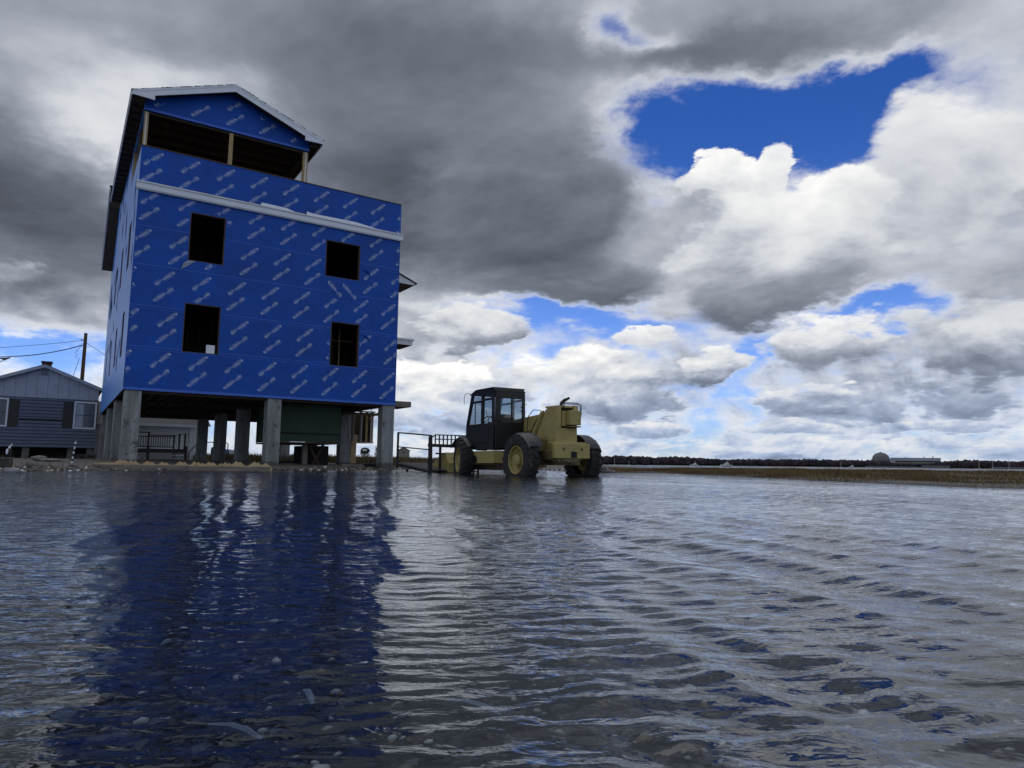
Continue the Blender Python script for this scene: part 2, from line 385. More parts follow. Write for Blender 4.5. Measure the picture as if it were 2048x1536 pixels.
def ground_z(px, py):
    wob = vnoise(px, py, 1.1, 3)*.28 + vnoise(px, py, 4.2, 4)*.10
    dl = inside_dist(px, py, LAND) + wob; dm = inside_dist(px, py, MARSH) + wob*.8
    r = np.hypot(px, py)
    bed = -(.040 + .014*r); bed = np.maximum(bed, -.27) + vnoise(px, py, 3.0, 5)*.008
    far = np.clip((r - 60)/200, 0, 1); bed = bed - far*1.2
    land = .27*(1 - np.exp(-np.maximum(dl, 0)/3.2)) + vnoise(px, py, 2.3, 6)*.018*np.clip(dl, 0, 1)
    land = land + .85*np.exp(-((py - 146)/5.0)**2)*(px < 4)
    mar = .035*(1 - np.exp(-np.maximum(dm, 0)/.6)) + vnoise(px, py, 1.2, 8)*.02*np.clip(dm, 0, 1)
    z = np.where(dl > 0, land, np.where(dm > 0, mar, 0))
    near = np.maximum(dl, dm); t = np.clip(-near/3.0, 0, 1)
    z = np.where(near > 0, z, bed*(t*t*(3-2*t))**.6)
    # far shore: the ground rises behind the harbour
    ang = np.arctan2(px, py)
    hill = np.clip((r - 1150)/60, 0, 1)*2.0 + np.clip((r-1400)/900, 0, 1)*14
    return np.where(r > 1100, -1.4 + hill*1.0 + .2, z)
def polar(r, ang_f, n_f, n_b):
    a = np.concatenate([np.linspace(-ang_f, ang_f, n_f, endpoint=False), np.linspace(ang_f, 2*np.pi-ang_f, n_b, endpoint=False)])
    rr, aa = np.meshgrid(r, a, indexing='ij')
    return rr*np.sin(aa), rr*np.cos(aa)
def sheet(name, px, py, z, m, smooth=True):
    nr, na = px.shape; co = np.stack([px, py, z], -1).reshape(-1, 3)
    c = len(co); co = np.vstack([co, [[0, 0, z[0].mean()]]])
    i = np.arange(nr-1)[:, None]*na; j = np.arange(na)[None, :]; j2 = (j+1) % na
    q = np.stack([i+j, i+j2, i+na+j2, i+na+j], -1).reshape(-1, 4)
    tri = np.stack([np.arange(na), np.full(na, c), (np.arange(na)+1) % na], -1)[:, ::-1]
    me = bpy.data.meshes.new(name); me.vertices.add(len(co)); me.vertices.foreach_set('co', co.ravel())
    nq, ntr = len(q), len(tri); me.loops.add(nq*4 + ntr*3)
    me.loops.foreach_set('vertex_index', np.concatenate([q.ravel(), tri.ravel()]))
    me.polygons.add(nq+ntr); ls = np.concatenate([np.arange(nq)*4, nq*4 + np.arange(ntr)*3])
    me.polygons.foreach_set('loop_start', ls); me.polygons.foreach_set('use_smooth', np.full(nq+ntr, smooth))
    me.update(calc_edges=True); me.validate(); me.materials.append(m)
    o = put(name, me); o['kind'] = 'structure'; return o
def ground_material():
    m = bpy.data.materials.new('gravel_sand_and_mud'); m.use_nodes = True; nt = m.node_tree; p = nt.nodes['Principled BSDF']
    tc = nt.nodes.new('ShaderNodeTexCoord'); g = tc.outputs['Object']
    v = node(nt, 'ShaderNodeTexVoronoi', Scale=46.0, Randomness=1.0); link(nt, g, v.inputs['Vector'])
    v2 = node(nt, 'ShaderNodeTexVoronoi', Scale=13.0, Randomness=1.0); link(nt, g, v2.inputs['Vector'])
    cs = node(nt, 'ShaderNodeSeparateXYZ', Vector=v.outputs['Color'])
    peb = ramp(nt, cs.outputs[0], [(0, (.035, .032, .030)), (.45, (.075, .070, .066)), (.72, (.13, .11, .09)), (.90, (.24, .23, .22)), (.97, (.60, .60, .60))])
    n = noise(nt, g, .8, 6, .6); soil = ramp(nt, n.outputs[0], [(.35, (.07, .06, .048)), (.65, (.155, .14, .12))])
    n4 = noise(nt, g, 3.0, 5, .6)
    c = mixc(nt, X(nt, n4.outputs[0]).step(.40, .62)*.7, peb, soil)
    sz = X(nt, node(nt, 'ShaderNodeSeparateXYZ', Vector=g).outputs[2])
    c = mixc(nt, sz.step(.06, -.02), c, mixc(nt, 1.0, peb, (.26, .27, .29), 'MULTIPLY'))
    c = mixc(nt, sz.step(.5, 1.0), c, (.05, .045, .035))
    nt.links.new(c, p.inputs['Base Color']); p.inputs['Roughness'].default_value = .85
    h = X(nt, v.outputs['Distance'])*-.5 + X(nt, n4.outputs[0])*.6 + X(nt, v2.outputs['Distance'])*-.4
    b = node(nt, 'ShaderNodeBump', Strength=.9, Distance=.03); link(nt, h, b.inputs['Height']); nt.links.new(b.outputs[0], p.inputs['Normal'])
    return m
def water_material():
    m = bpy.data.materials.new('rippled_flood_water'); m.use_nodes = True; nt = m.node_tree; nt.nodes.clear()
    o = nt.nodes.new('ShaderNodeOutputMaterial'); tc = nt.nodes.new('ShaderNodeTexCoord'); g = tc.outputs['Object']
    def lay(rot, sx, sy, sc, det, rg=.5):
        mp = node(nt, 'ShaderNodeMapping', Vector=g, Rotation=(0, 0, rot), Scale=(sx, sy, 1)); return X(nt, noise(nt, mp.outputs[0], sc, det, rg, .6).outputs[0])
    big = lay(R(18), .45, 1, 3.4, 2); mid = lay(R(-24), .4, 1, 9.0, 3); fine = lay(R(8), .5, 1, 30.0, 3)
    calm = X(nt, noise(nt, g, .16, 3, .5).outputs[0]).step(.30, .62)
    sx = X(nt, node(nt, 'ShaderNodeSeparateXYZ', Vector=g).outputs[0]); sy = X(nt, node(nt, 'ShaderNodeSeparateXYZ', Vector=g).outputs[1])
    far = (sx*sx + sy*sy)._op('SQRT')
    b1 = node(nt, 'ShaderNodeBump', Distance=.060); link(nt, big, b1.inputs['Height']); link(nt, far.step(5, 22)*.9, b1.inputs['Strength'])
    b2 = node(nt, 'ShaderNodeBump', Distance=.040); link(nt, mid, b2.inputs['Height']); link(nt, (far.step(2.5, 9)*.75 + .12)*(calm*.5+.5), b2.inputs['Strength']); nt.links.new(b1.outputs[0], b2.inputs['Normal'])
    b3 = node(nt, 'ShaderNodeBump', Distance=.008); link(nt, fine, b3.inputs['Height']); link(nt, calm*.55 + .2, b3.inputs['Strength']); nt.links.new(b2.outputs[0], b3.inputs['Normal'])
    nrm = b3.outputs[0]
    fr = node(nt, 'ShaderNodeFresnel', IOR=1.50, Normal=nrm); gl = node(nt, 'ShaderNodeBsdfGlossy', Color=(.94, .96, 1, 1), Roughness=.02, Normal=nrm)
    tr = node(nt, 'ShaderNodeBsdfTransparent', Color=(.66, .72, .76, 1)); mx = nt.nodes.new('ShaderNodeMixShader')
    mk = node(nt, 'ShaderNodeMixShader', Fac=.012); df = node(nt, 'ShaderNodeBsdfDiffuse', Color=(.20, .23, .27, 1)); nt.links.new(tr.outputs[0], mk.inputs[1]); nt.links.new(df.outputs[0], mk.inputs[2])
    nt.links.new(fr.outputs[0], mx.inputs[0]); nt.links.new(mk.outputs[0], mx.inputs[1]); nt.links.new(gl.outputs[0], mx.inputs[2]); nt.links.new(mx.outputs[0], o.inputs[0])
    return m
def wave_z(px, py):
    r = np.hypot(px, py); cell = np.maximum(r*.0072, .003); z = np.zeros(px.shape); rs = np.random.RandomState(21)
    gust = [1 + .45*vnoise(px, py, f, 30+i) for i, f in enumerate((.35, .6, .9, 1.4))]
    side_r = np.clip((np.arctan2(px, py) + .28)/.45, 0, 1)
    lam = np.geomspace(1.0, .030, 96)
    for i, L in enumerate(lam):
        lg = 1/(1 + (L/.16)**-4)
        if i % 3 == 0: th = R(-73) + rs.normal(0, .10); wt = .35 + 1.6*lg*(.45 + .55*side_r)
        elif i % 3 == 1: th = R(10) + rs.normal(0, .20); wt = (1.25 - 1.0*lg)*(1 - .45*side_r*lg)
        else: th = rs.normal(0, .45); wt = 1.1 - .9*lg
        kx, ky = np.sin(-th), np.cos(th); k = 2*np.pi/L
        amp = .0048*(L/.5)**1.02 * np.exp(-(L/.52)**2)
        ph = k*(px*kx + py*ky) + rs.uniform(0, 6.28) + (.5 if i % 3 == 0 else .9)*vnoise(px, py, .9/L**.5, 50+i)
        s = np.sin(ph); s = np.exp(1.1*(s-1))*2 - .95 if L > .12 else s
        z += amp*s*wt*np.clip(gust[i % 4], .15, 2)*np.clip((L/cell - 2.5)/3, 0, 1)
    calm = 1 - .55*np.clip((px - 2 - py*.28)/3.5, 0, 1)
    calm = calm*(1 - .50*(1-side_r)*np.clip((3.2 - r)/1.8, 0, 1))
    return z*calm*WAVE
WAVE = 0.42
gx, gy = polar(np.concatenate([np.geomspace(.25, 70, 330), np.geomspace(75, 7000, 40)]), R(52), 330, 110)
gz = ground_z(gx, gy)
ground = sheet('ground', gx, gy, gz, ground_material())
wx_, wy_ = polar(np.concatenate([np.geomspace(.3, 60, 760), np.geomspace(64, 7000, 40)]), R(50), 640, 100)
water = sheet('water', wx_, wy_, wave_z(wx_, wy_), water_material())
def gz_at(x, y): return float(ground_z(np.array([float(x)]), np.array([float(y)]))[0])

# ------------------------------------------------------------------ the blue house on piers
YAW = 0.992515; PHI = math.pi/2 - YAW
AX, AY = -12.693, 22.274
Uv = Vector((math.cos(PHI), math.sin(PHI), 0)); Vv = Vector((-math.sin(PHI), math.cos(PHI), 0))
def HW(u, v, z=0): return Vector((AX, AY, z)) + Uv*u + Vv*v
house = thing('stilt_house', 'tall unfinished house wrapped in blue sheeting, standing on concrete piers in the water', 'house', (AX, AY, 0), PHI)
W_, D_ = 9.55, 15.6
WIN_F = [(1.65, 2.81, 7.20, 8.93), (6.48, 7.86, 7.43, 8.87), (1.65, 2.82, 3.98, 5.69), (6.80, 7.94, 3.97, 5.68)]
WIN_L = [(2.1, 3.15, 7.2, 8.95), (5.95, 6.9, 7.25, 8.95), (9.5, 10.5, 7.25, 8.95), (13.2, 14.1, 7.25, 8.95), (2.1, 3.1, 3.95, 5.6), (5.9, 6.8, 4.0, 5.6), (9.4, 10.2, 4.0, 5.6), (12.9, 13.6, 4.0, 5.6)]
# piers
pm = MB().box(0, .5, 0, .5, -.5, 2.56).build('pier', M_concrete, house, bevel=.02)
first = True
for u in (0.05, 4.6, 9.05):
    for v in (0.03, 4.9, 9.8, 14.9):
        o = pm if first else put('pier', pm.data, house); o.location = (u, v, 0); first = False
# floor frame between piers and walls
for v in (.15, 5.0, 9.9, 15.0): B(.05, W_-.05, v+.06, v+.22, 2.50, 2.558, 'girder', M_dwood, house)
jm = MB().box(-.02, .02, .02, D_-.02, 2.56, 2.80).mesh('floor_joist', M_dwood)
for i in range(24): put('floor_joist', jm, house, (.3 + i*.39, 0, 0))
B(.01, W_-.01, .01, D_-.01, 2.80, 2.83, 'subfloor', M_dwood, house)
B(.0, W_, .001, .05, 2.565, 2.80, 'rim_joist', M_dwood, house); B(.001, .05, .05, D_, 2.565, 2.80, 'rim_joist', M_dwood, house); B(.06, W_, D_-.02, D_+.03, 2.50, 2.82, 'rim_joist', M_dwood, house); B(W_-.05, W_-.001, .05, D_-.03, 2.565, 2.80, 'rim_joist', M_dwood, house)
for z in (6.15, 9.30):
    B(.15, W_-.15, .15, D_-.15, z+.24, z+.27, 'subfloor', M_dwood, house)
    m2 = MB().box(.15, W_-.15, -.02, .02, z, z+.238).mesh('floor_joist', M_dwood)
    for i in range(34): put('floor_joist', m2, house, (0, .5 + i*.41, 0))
# wall cores with openings
def wall_core(name, rects, axis, t0, t1, m):
    b = MB()
    for a0, a1, z0, z1 in rects:
        if axis == 'U': b.box(a0, a1, t0, t1, z0, z1)
        else: b.box(t0, t1, a0, a1, z0, z1)
    return b.build(name, m, house)
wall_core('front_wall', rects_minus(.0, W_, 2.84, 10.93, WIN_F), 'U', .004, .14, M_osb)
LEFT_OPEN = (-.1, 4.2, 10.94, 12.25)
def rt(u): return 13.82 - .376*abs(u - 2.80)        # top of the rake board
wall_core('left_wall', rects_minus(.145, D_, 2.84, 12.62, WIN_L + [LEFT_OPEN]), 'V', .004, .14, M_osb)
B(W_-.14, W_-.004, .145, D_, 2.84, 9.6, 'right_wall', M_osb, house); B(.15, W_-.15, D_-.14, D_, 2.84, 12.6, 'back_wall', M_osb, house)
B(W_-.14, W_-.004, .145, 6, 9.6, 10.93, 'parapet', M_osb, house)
B(-.03, W_+.01, -.03, .16, 10.935, 10.96, 'parapet_cap', M_osb, house)
B(5.55, 5.65, 4.2, 11.5, 9.6, 12.6, 'upper_wall', M_osb, house)
B(.16, 5.5, 4.2, 4.3, 9.58, 12.4, 'porch_back_wall', M_dwood, house)
# wrap courses, each cut round the windows and carrying its printed lettering
def text_mesh(s, size):
    cu = bpy.data.curves.new('t', 'FONT'); cu.body = s; cu.size = size; cu.resolution_u = 2; cu.offset = size*.003
    o = bpy.data.objects.new('t', cu); COL.objects.link(o); bpy.context.view_layer.update()
    me = bpy.data.meshes.new_from_object(o.evaluated_get(bpy.context.evaluated_depsgraph_get()))
    vs = [v.co.copy() for v in me.vertices]; fs = [tuple(p.vertices) for p in me.polygons]
    bpy.data.objects.remove(o); bpy.data.curves.remove(cu); bpy.data.meshes.remove(me); return vs, fs
def islands(vs, fs):
    par = list(range(len(vs)))
    def fd(a):
        while par[a] != a: par[a] = par[par[a]]; a = par[a]
        return a
    for f in fs:
        for a in f[1:]: par[fd(f[0])] = fd(a)
    g = {}
    for f in fs: g.setdefault(fd(f[0]), []).append(f)
    return [([vs[i] for i in sorted({i for f in q for i in f})], [[sorted({i for f in q for i in f}).index(i) for i in f] for f in q]) for q in g.values()]
GL = []
def addt(s, size, x0, y0, w):
    vs, fs = text_mesh(s, size); xs = [v.x for v in vs]; k = w/(max(xs)-min(xs)); mn = min(xs)
    for iv, jf in islands([Vector(((v.x-mn)*k + x0, v.y + y0, 0)) for v in vs], fs): GL.append((iv, jf))
addt('BLUESKIN', .118, 0, .018, .44)
addt('VP', .066, .475, .022, .085); addt('100', .128, .57, .020, .175)
def addr(x0, x1, y0, y1): GL.append(([Vector((x0, y0, 0)), Vector((x1, y0, 0)), Vector((x1, y1, 0)), Vector((x0, y1, 0))], [[0, 1, 2, 3]]))
for yy, xa, xb in ((-.018, .05, .36), (.122, .10, .40), (-.018, .50, .74), (.128, .60, .72)):
    x = xa
    while x < xb: addr(x, x + .018, yy, yy + .008); x += .032
MK_A = R(41.5)
def stamp(par, u, z, ang, flip, limits, holes, conv):
    c, s = math.cos(ang), math.sin(ang); b = MB()
    for iv, jf in GL:
        pts = []
        for p in iv:
            x, y = (p.x, p.y) if not flip else (.745 - p.x, .10 - p.y)
            pts.append((u + x*c - y*s, z + x*s + y*c))
        us = [q[0] for q in pts]; zs = [q[1] for q in pts]
        if min(us) < limits[0] or max(us) > limits[1] or min(zs) < limits[2] or max(zs) > limits[3]: continue
        if any(max(us) > h[0]-.01 and min(us) < h[1]+.01 and max(zs) > h[2]-.01 and min(zs) < h[3]+.01 for h in holes): continue
        if limits[4:] and any(z_ > limits[4](u_) for u_, z_ in pts): continue
        b.add([conv(*q) for q in pts], jf)
    if len(b.f) > 6: b.build('printed_lettering', M_print, par)
COURSES = [(2.58, 4.04, .78-1.165, 2.77), (4.04, 5.43, .90-1.165, 4.17), (5.43, 6.83, .73-1.165, 5.58), (6.83, 8.16, 1.10-2*1.165, 6.93), (8.16, 9.38, .13-1.165, 8.31), (9.63, 10.93, .13-1.165, 9.68)]
PATCH = (6.50, 7.95, 6.62, 7.43)
for ci, (z0, z1, u0, zb) in enumerate(COURSES):
    y0 = -.006 - .0015*(ci % 2); b = MB()
    rcs = rects_minus(-.008, W_+.008, z0, z1, WIN_F)
    if ci == 1:
        for lo_u, hi_u in ((-1, 1.66), (7.9, 12)):
            q = MB()
            for r in rcs:
                if lo_u < (r[0]+r[1])/2 < hi_u: q.box(r[0], r[1], y0, .003, r[2]+.0005, r[3]-.0005)
            q.build('wrap_sheet', M_wrap, house)
        rcs = [r for r in rcs if 1.66 < (r[0]+r[1])/2 < 7.9]
    for r in rcs:
        n = max(1, int((r[1]-r[0])/.6))
        for k in range(n): b.box(r[0]+(r[1]-r[0])*k/n, r[0]+(r[1]-r[0])*(k+1)/n, y0, .003, r[2]+.0005, r[3]-.0005)
    sh = b.build('wrap_sheet', M_wrap, house)
    hol = WIN_F + [PATCH]
    for k in range(11):
        for du, dz, fl in ((0, 0, False), (.0, .575, True)):
            stamp(sh, u0 + k*1.165 + du, zb + dz, MK_A, fl, (-.0, W_, z0+.03, z1-.01), hol, lambda u, z: (u, y0-.003, z))
    if ci < 4:
        e = MB()
        for a, c in ((-.008, W_+.008),):
            for r in rects_minus(a, c, z1-.012, z1+.006, WIN_F): e.box(r[0], r[1], y0-.004, y0-.0005-.0015, r[2], r[3])
            if ci in (0, 1):
                for r in rects_minus(a, c, z1-.10, z1-.09, WIN_F): e.box(r[0], r[1], y0-.0035, y0-.0005, r[2], r[3])
        e.build('lap_edge', M_wraplap, sh)
lo = MB().box(-.01, W_+.01, -.018, -.010, 2.575, 2.66).build('wrap_hem', M_wraplap, house)
# loose patch of wrap hanging below the upper right window, its lettering turned the other way
pt = MB().prism([(6.52, -.014, 7.425), (7.93, -.014, 7.425), (7.80, -.018, 6.70), (7.1, -.018, 6.74), (6.72, -.018, 6.80), (6.56, -.014, 7.0)], (0, .004, 0)).build('loose_wrap_patch', M_wrap, house)
for u, z in ((6.58, 7.18), (7.17, 7.16)):
    stamp(pt, u, z, R(-45), False, (6.4, 7.95, 6.6, 7.42), [], lambda a, c: (a, -.020, c))
for (a, z, s_) in ((7.9, 8.0, 1), (7.98, 5.35, 1)):
    MB().prism([(a, -.012, z), (a+.30, -.09, z-.16), (a+.42, -.02, z-.30), (a+.02, -.012, z-.05)], (0, .004, 0)).build('wrap_fold', M_wrap, house)
MB().prism([(1.45, -.10, 6.82), (1.50, -.16, 7.02), (1.63, -.12, 7.15), (1.90, -.02, 7.195), (1.66, -.05, 6.98)], (0, .004, 0)).build('torn_wrap_flap', M_gable, house)
B(2.42, 2.70, .02, .05, 4.0, 4.30, 'white_board', M_white, house)
# corner flashing and left wall wrap, skylight painted into its paler blue, in tall pieces with wrinkles
b = MB()
for r in rects_minus(-.0, D_+.01, 2.58, 12.60, WIN_L + [LEFT_OPEN]):
    n = max(1, int((r[1]-r[0])/.8)); 
    for k in range(n): b.box(-.007, .003, r[0]+(r[1]-r[0])*k/n, r[0]+(r[1]-r[0])*(k+1)/n, r[2], r[3])
lw = b.build('side_wrap_sheet', M_wrapside, house)
t = MB()
rs = random.Random(3)
for i in range(46):
    v = rs.uniform(.6, D_-1); z = rs.uniform(3, 12); L = rs.uniform(.3, 1.4)
    if any(h[0]-.3 < v < h[1]+.3 and h[2]-.3 < z+L and z < h[3]+.3 for h in WIN_L + [LEFT_OPEN]): continue
    dv = rs.uniform(-.25, .25)
    t.prism([(-.009, v, z), (-.025, v+.05+dv*.5, z+L*.4), (-.009, v+.02+dv, z+L), (-.03, v-.10+dv*.5, z+L*.5)], (.002, 0, 0))
t.build('wrap_wrinkle', M_wrap, lw)['kind'] = 'stuff'
jb = MB()
for h in WIN_L + WIN_F:
    pass
for h in WIN_F:
    MB().box(h[0]-.0, h[0]+.03, -.004, .16, h[2], h[3]).box(h[1]-.03, h[1], -.004, .16, h[2], h[3]).box(h[0]+.03, h[1]-.03, -.004, .16, h[3]-.03, h[3]).box(h[0]+.03, h[1]-.03, -.004, .16, h[2], h[2]+.02).build('window_opening_frame', M_dwood, house)
MB().box(-.012, .0, -.012, .03, 2.62, 3.25).build('green_corner_strip', M_green, house)
# rough partitions seen through the openings
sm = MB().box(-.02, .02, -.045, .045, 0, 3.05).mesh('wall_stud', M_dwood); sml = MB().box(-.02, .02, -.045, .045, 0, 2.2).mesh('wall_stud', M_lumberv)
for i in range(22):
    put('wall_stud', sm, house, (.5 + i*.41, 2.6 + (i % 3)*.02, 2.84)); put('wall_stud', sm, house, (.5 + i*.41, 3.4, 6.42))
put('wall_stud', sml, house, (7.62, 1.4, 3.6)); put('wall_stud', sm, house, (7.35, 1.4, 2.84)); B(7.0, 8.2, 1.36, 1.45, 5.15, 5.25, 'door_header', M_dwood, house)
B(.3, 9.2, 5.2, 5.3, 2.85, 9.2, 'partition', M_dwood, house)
# cornice across the front
MB().box(-.08, 9.62, -.13, -.010, 9.40, 9.60).box(-.10, 9.64, -.17, -.012, 9.60, 9.645).box(-.07, 9.60, -.10, -.010, 9.365, 9.40).build('white_cornice', M_white, house)
MB().box(.6, 6.6, -.05, -.009, 9.650, 9.70).box(7.4, 9.35, -.05, -.009, 9.650, 9.69).build('dark_flashing', M_dark, house)
MB().prism([(3.95, -.10, 9.647), (5.05, -.10, 9.647), (5.25, -.10, 9.66), (4.9, -.07, 9.76), (3.98, -.07, 9.78)], (0, .012, 0)).prism([(5.65, -.10, 9.647), (8.7, -.10, 9.648), (7.6, -.07, 9.78), (5.9, -.07, 9.76), (5.65, -.07, 9.80)], (0, .012, 0)).build('loose_white_membrane', M_white, house)
# upper gable over the open porch
def rtu(u): return rt(u) - .02
g = MB().prism([(0, -.006, 12.22), (5.65, -.006, 12.22), (5.65, -.006, rtu(5.65)-.14), (2.80, -.006, rtu(2.8)-.14), (0, -.006, rtu(0)-.14)], (0, .10, 0)).build('gable_wrap_sheet', M_wrap, house)
for k in range(5):
    stamp(g, .335 + k*1.165, 12.40, MK_A, False, (.05, 5.6, 12.24, 14, lambda u: rtu(u)-.3), [], lambda a, c: (a, -.009, c))
    stamp(g, .335 + k*1.165, 12.97, MK_A, True, (.05, 5.6, 12.24, 14, lambda u: rtu(u)-.3), [], lambda a, c: (a, -.009, c))
MB().box(.0, 5.65, -.012, -.0065, 12.22, 12.30).build('lap_edge', M_wraplap, g)
B(.0, 5.65, .10, .20, 12.16, 12.46, 'header_beam', M_dwood, house)
B(-.004, .09, .10, 4.2, 12.24, 12.66, 'side_beam', M_wrapside, house); B(5.56, 5.655, .2, 4.2, 12.20, 12.50, 'side_beam', M_soffit, house)
B(.1, 5.55, .2, 4.2, 12.50, 12.54, 'porch_ceiling', M_dwood, house)
for v in (1.0, 1.8, 2.6, 3.4): B(.1, 5.55, v, v+.04, 12.28, 12.499, 'ceiling_joist', M_dwood, house)
for (u0, u1, m_) in ((.01, .14, M_lumberv), (2.76, 2.89, M_lumberv), (5.44, 5.62, M_lumberv)): B(u0, u1, .02, .14, 10.962, 12.165, 'porch_post', m_, house)
B(.045, .085, .008, .0195, 10.962, 12.165, 'post_strap', M_galv, house); B(5.51, 5.56, .008, .0195, 10.962, 12.165, 'post_strap', M_galv, house)
B(-.0, .12, 4.05, 4.19, 10.962, 12.24, 'porch_post', M_lumberv, house); B(.0, .09, 1.9, 1.99, 10.962, 12.24, 'porch_post', M_dwood, house)
# main roof: underside, shingle courses, rakes and eaves
UE0, UE1, V0, V1 = -.42, 6.02, -.45, 11.2
for sgn, ue in ((-1, UE0), (1, UE1)):
    za, ze = rt(2.8)-.03, rt(ue)-.03
    MB().prism([(2.8, V0+.02, za), (ue, V0+.02, ze), (ue, V0+.02, ze-.10), (2.8, V0+.02, za-.10)], (0, V1-V0-.04, 0)).build('roof_deck', M_soffit, house)
    n = 22; cm = None; L = math.hypot(ue-2.8, za-ze); dxx, dzz = (ue-2.8)/n, (ze-za)/n
    nx, nz = (-dzz*sgn, dxx*sgn); q = math.hypot(nx, nz); nx /= q; nz /= q
    c_ = MB().prism([(0, V0-.03, 0), (dxx*1.25, V0-.03, dzz*1.25), (dxx*1.25+nx*.03, V0-.03, dzz*1.25+nz*.03), (nx*.008, V0-.03, nz*.008)], (0, V1-V0+.05, 0))
    cm = c_.mesh('shingle_course', M_shingle)
    for k in range(n): put('shingle_course', cm, house, (2.8+dxx*k + nx*.004, random.uniform(-.012, .012), za+dzz*k + nz*.004 + .003))
    # rake board and its horizontal return
    s0, s1 = (2.8, ue)
    MB().prism([(2.8, V0-.02, rt(2.8)-.005), (ue, V0-.02, rt(ue)-.005), (ue, V0-.02, rt(ue)-.12), (2.8+sgn*2.5, V0-.02, rt(2.8+sgn*2.5)-.28), (2.8, V0-.02, rt(2.8)-.28)], (0, .035, 0)).build('rake_board', M_white, house)
    MB().prism([(2.8, V0-.032, rt(2.8)-.004), (ue, V0-.032, rt(ue)-.004), (ue, V0-.032, rt(ue)-.09), (2.8, V0-.032, rt(2.8)-.09)], (0, .0115, 0)).build('rake_trim', M_white, house)
    ur = .25 if sgn < 0 else 5.35
    MB().prism([(ue, V0-.024, rt(ue)-.08), (ue, V0-.024, rt(ue)-.17), (ur, V0-.024, rt(ue)-.19), (ur, V0-.024, rt(ur)-.26)], (0, .03, 0)).build('eave_return', M_white, house)
    a, b_ = sorted((ue, ue + sgn*.03))
    B(a, b_, V0, V1, rt(ue)-.20, rt(ue)-.01, 'eave_fascia', M_white, house)
    w0 = 0 if sgn < 0 else 5.65
    for k in range(20):
        v = V0 + .3 + k*.58; a, b_ = sorted((ue - sgn*.005, w0)); B(a, b_, v, v+.045, rt(ue)-.22, rt(w0)-.17 if False else rt(ue)-.135, 'rafter_tail', M_soffit, house)
    B(*sorted((ue-sgn*.002, w0)), V0+.01, V1, rt(ue)-.134, rt(ue)-.128, 'soffit_board', M_soffit, house)
# rear cross roof, its steep rake seen along the left wall
MB().prism([(-.46, 11.9, 13.35), (-.46, 14.7, 10.10), (-.46, 14.7, 9.93), (-.46, 11.9, 13.15)], (6.4, 0, 0)).build('rear_roof', M_soffit, house)
MB().prism([(-.50, 11.85, 13.42), (-.50, 14.75, 10.12), (-.50, 14.75, 9.90), (-.50, 11.85, 13.18)], (.038, 0, 0)).build('rake_board', M_white, house)
MB().prism([(-.51, 11.8, 13.47), (-.51, 14.75, 10.19), (-.51, 14.75, 10.13), (-.51, 11.8, 13.43)], (6.4, 0, 0)).build('shingle_strip', M_shingle, house)
# what juts from the right wall: floor beam, flat canopy, small gabled roof
B(W_, 11.32, 2.3, 3.8, 2.74, 2.98, 'deck_beam', M_greywood, house)
MB().box(W_+.001, 11.30, 2.3, 3.7, 5.52, 5.72).box(W_+.001, 11.36, 2.26, 3.7, 5.72, 5.80).build('canopy', M_white, house); B(W_+.001, 11.2, 2.34, 3.66, 5.505, 5.519, 'canopy_soffit', M_soffit, house)
MB().prism([(W_+.001, 2.3, 9.05), (11.36, 2.3, 8.36), (11.25, 2.3, 8.28), (W_+.001, 2.3, 8.32)], (0, .04, 0)).build('small_gable', M_white, house)
MB().prism([(W_+.001, 2.26, 9.14), (11.46, 2.26, 8.38), (11.42, 2.26, 8.34), (W_+.001, 2.26, 9.08)], (0, 1.9, 0)).build('small_roof', M_shingle, house)
B(W_+.001, 11.2, 2.34, 4.1, 8.27, 8.30, 'canopy_soffit', M_soffit, house)
# hung enclosure of green panels under the house
enc = [(1.06, 1.36), (1.40, 2.55)]
for z0, z1 in enc:
    for u0 in (5.38, 6.622): B(u0, u0+1.24, 1.52, 1.54, z0, z1, 'green_panel', M_green, house)
B(5.40, 7.84, 1.545, 1.60, 1.08, 2.5, 'panel_backing', M_dark, house); B(5.40, 7.84, 1.512, 1.519, 1.345, 1.415, 'panel_seam_tape', M_dark, house); B(5.38, 5.398, 1.55, 5, 1.06, 2.55, 'green_panel', M_green, house)
B(5.38, 7.86, 1.51, 5, 1.0, 1.05, 'enclosure_sill', M_dwood, house); B(7.842, 7.86, 1.55, 5, 1.06, 2.55, 'green_panel', M_green, house)
B(5.6, 5.72, 2.6, 2.72, -.2, 1.0, 'support_post', M_greywood, house); B(6.60, 6.78, 2.2, 2.38, -.2, 1.0, 'support_post', M_greywood, house)
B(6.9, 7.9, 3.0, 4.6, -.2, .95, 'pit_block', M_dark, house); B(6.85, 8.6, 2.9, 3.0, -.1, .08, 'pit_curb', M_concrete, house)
MB().bar((7.1, 2.8, .0), (7.6, 2.8, .98), .1, .1).bar((7.0, 2.75, .98), (7.5, 2.75, 0), .1, .1).build('diagonal_brace', M_dwood, house)
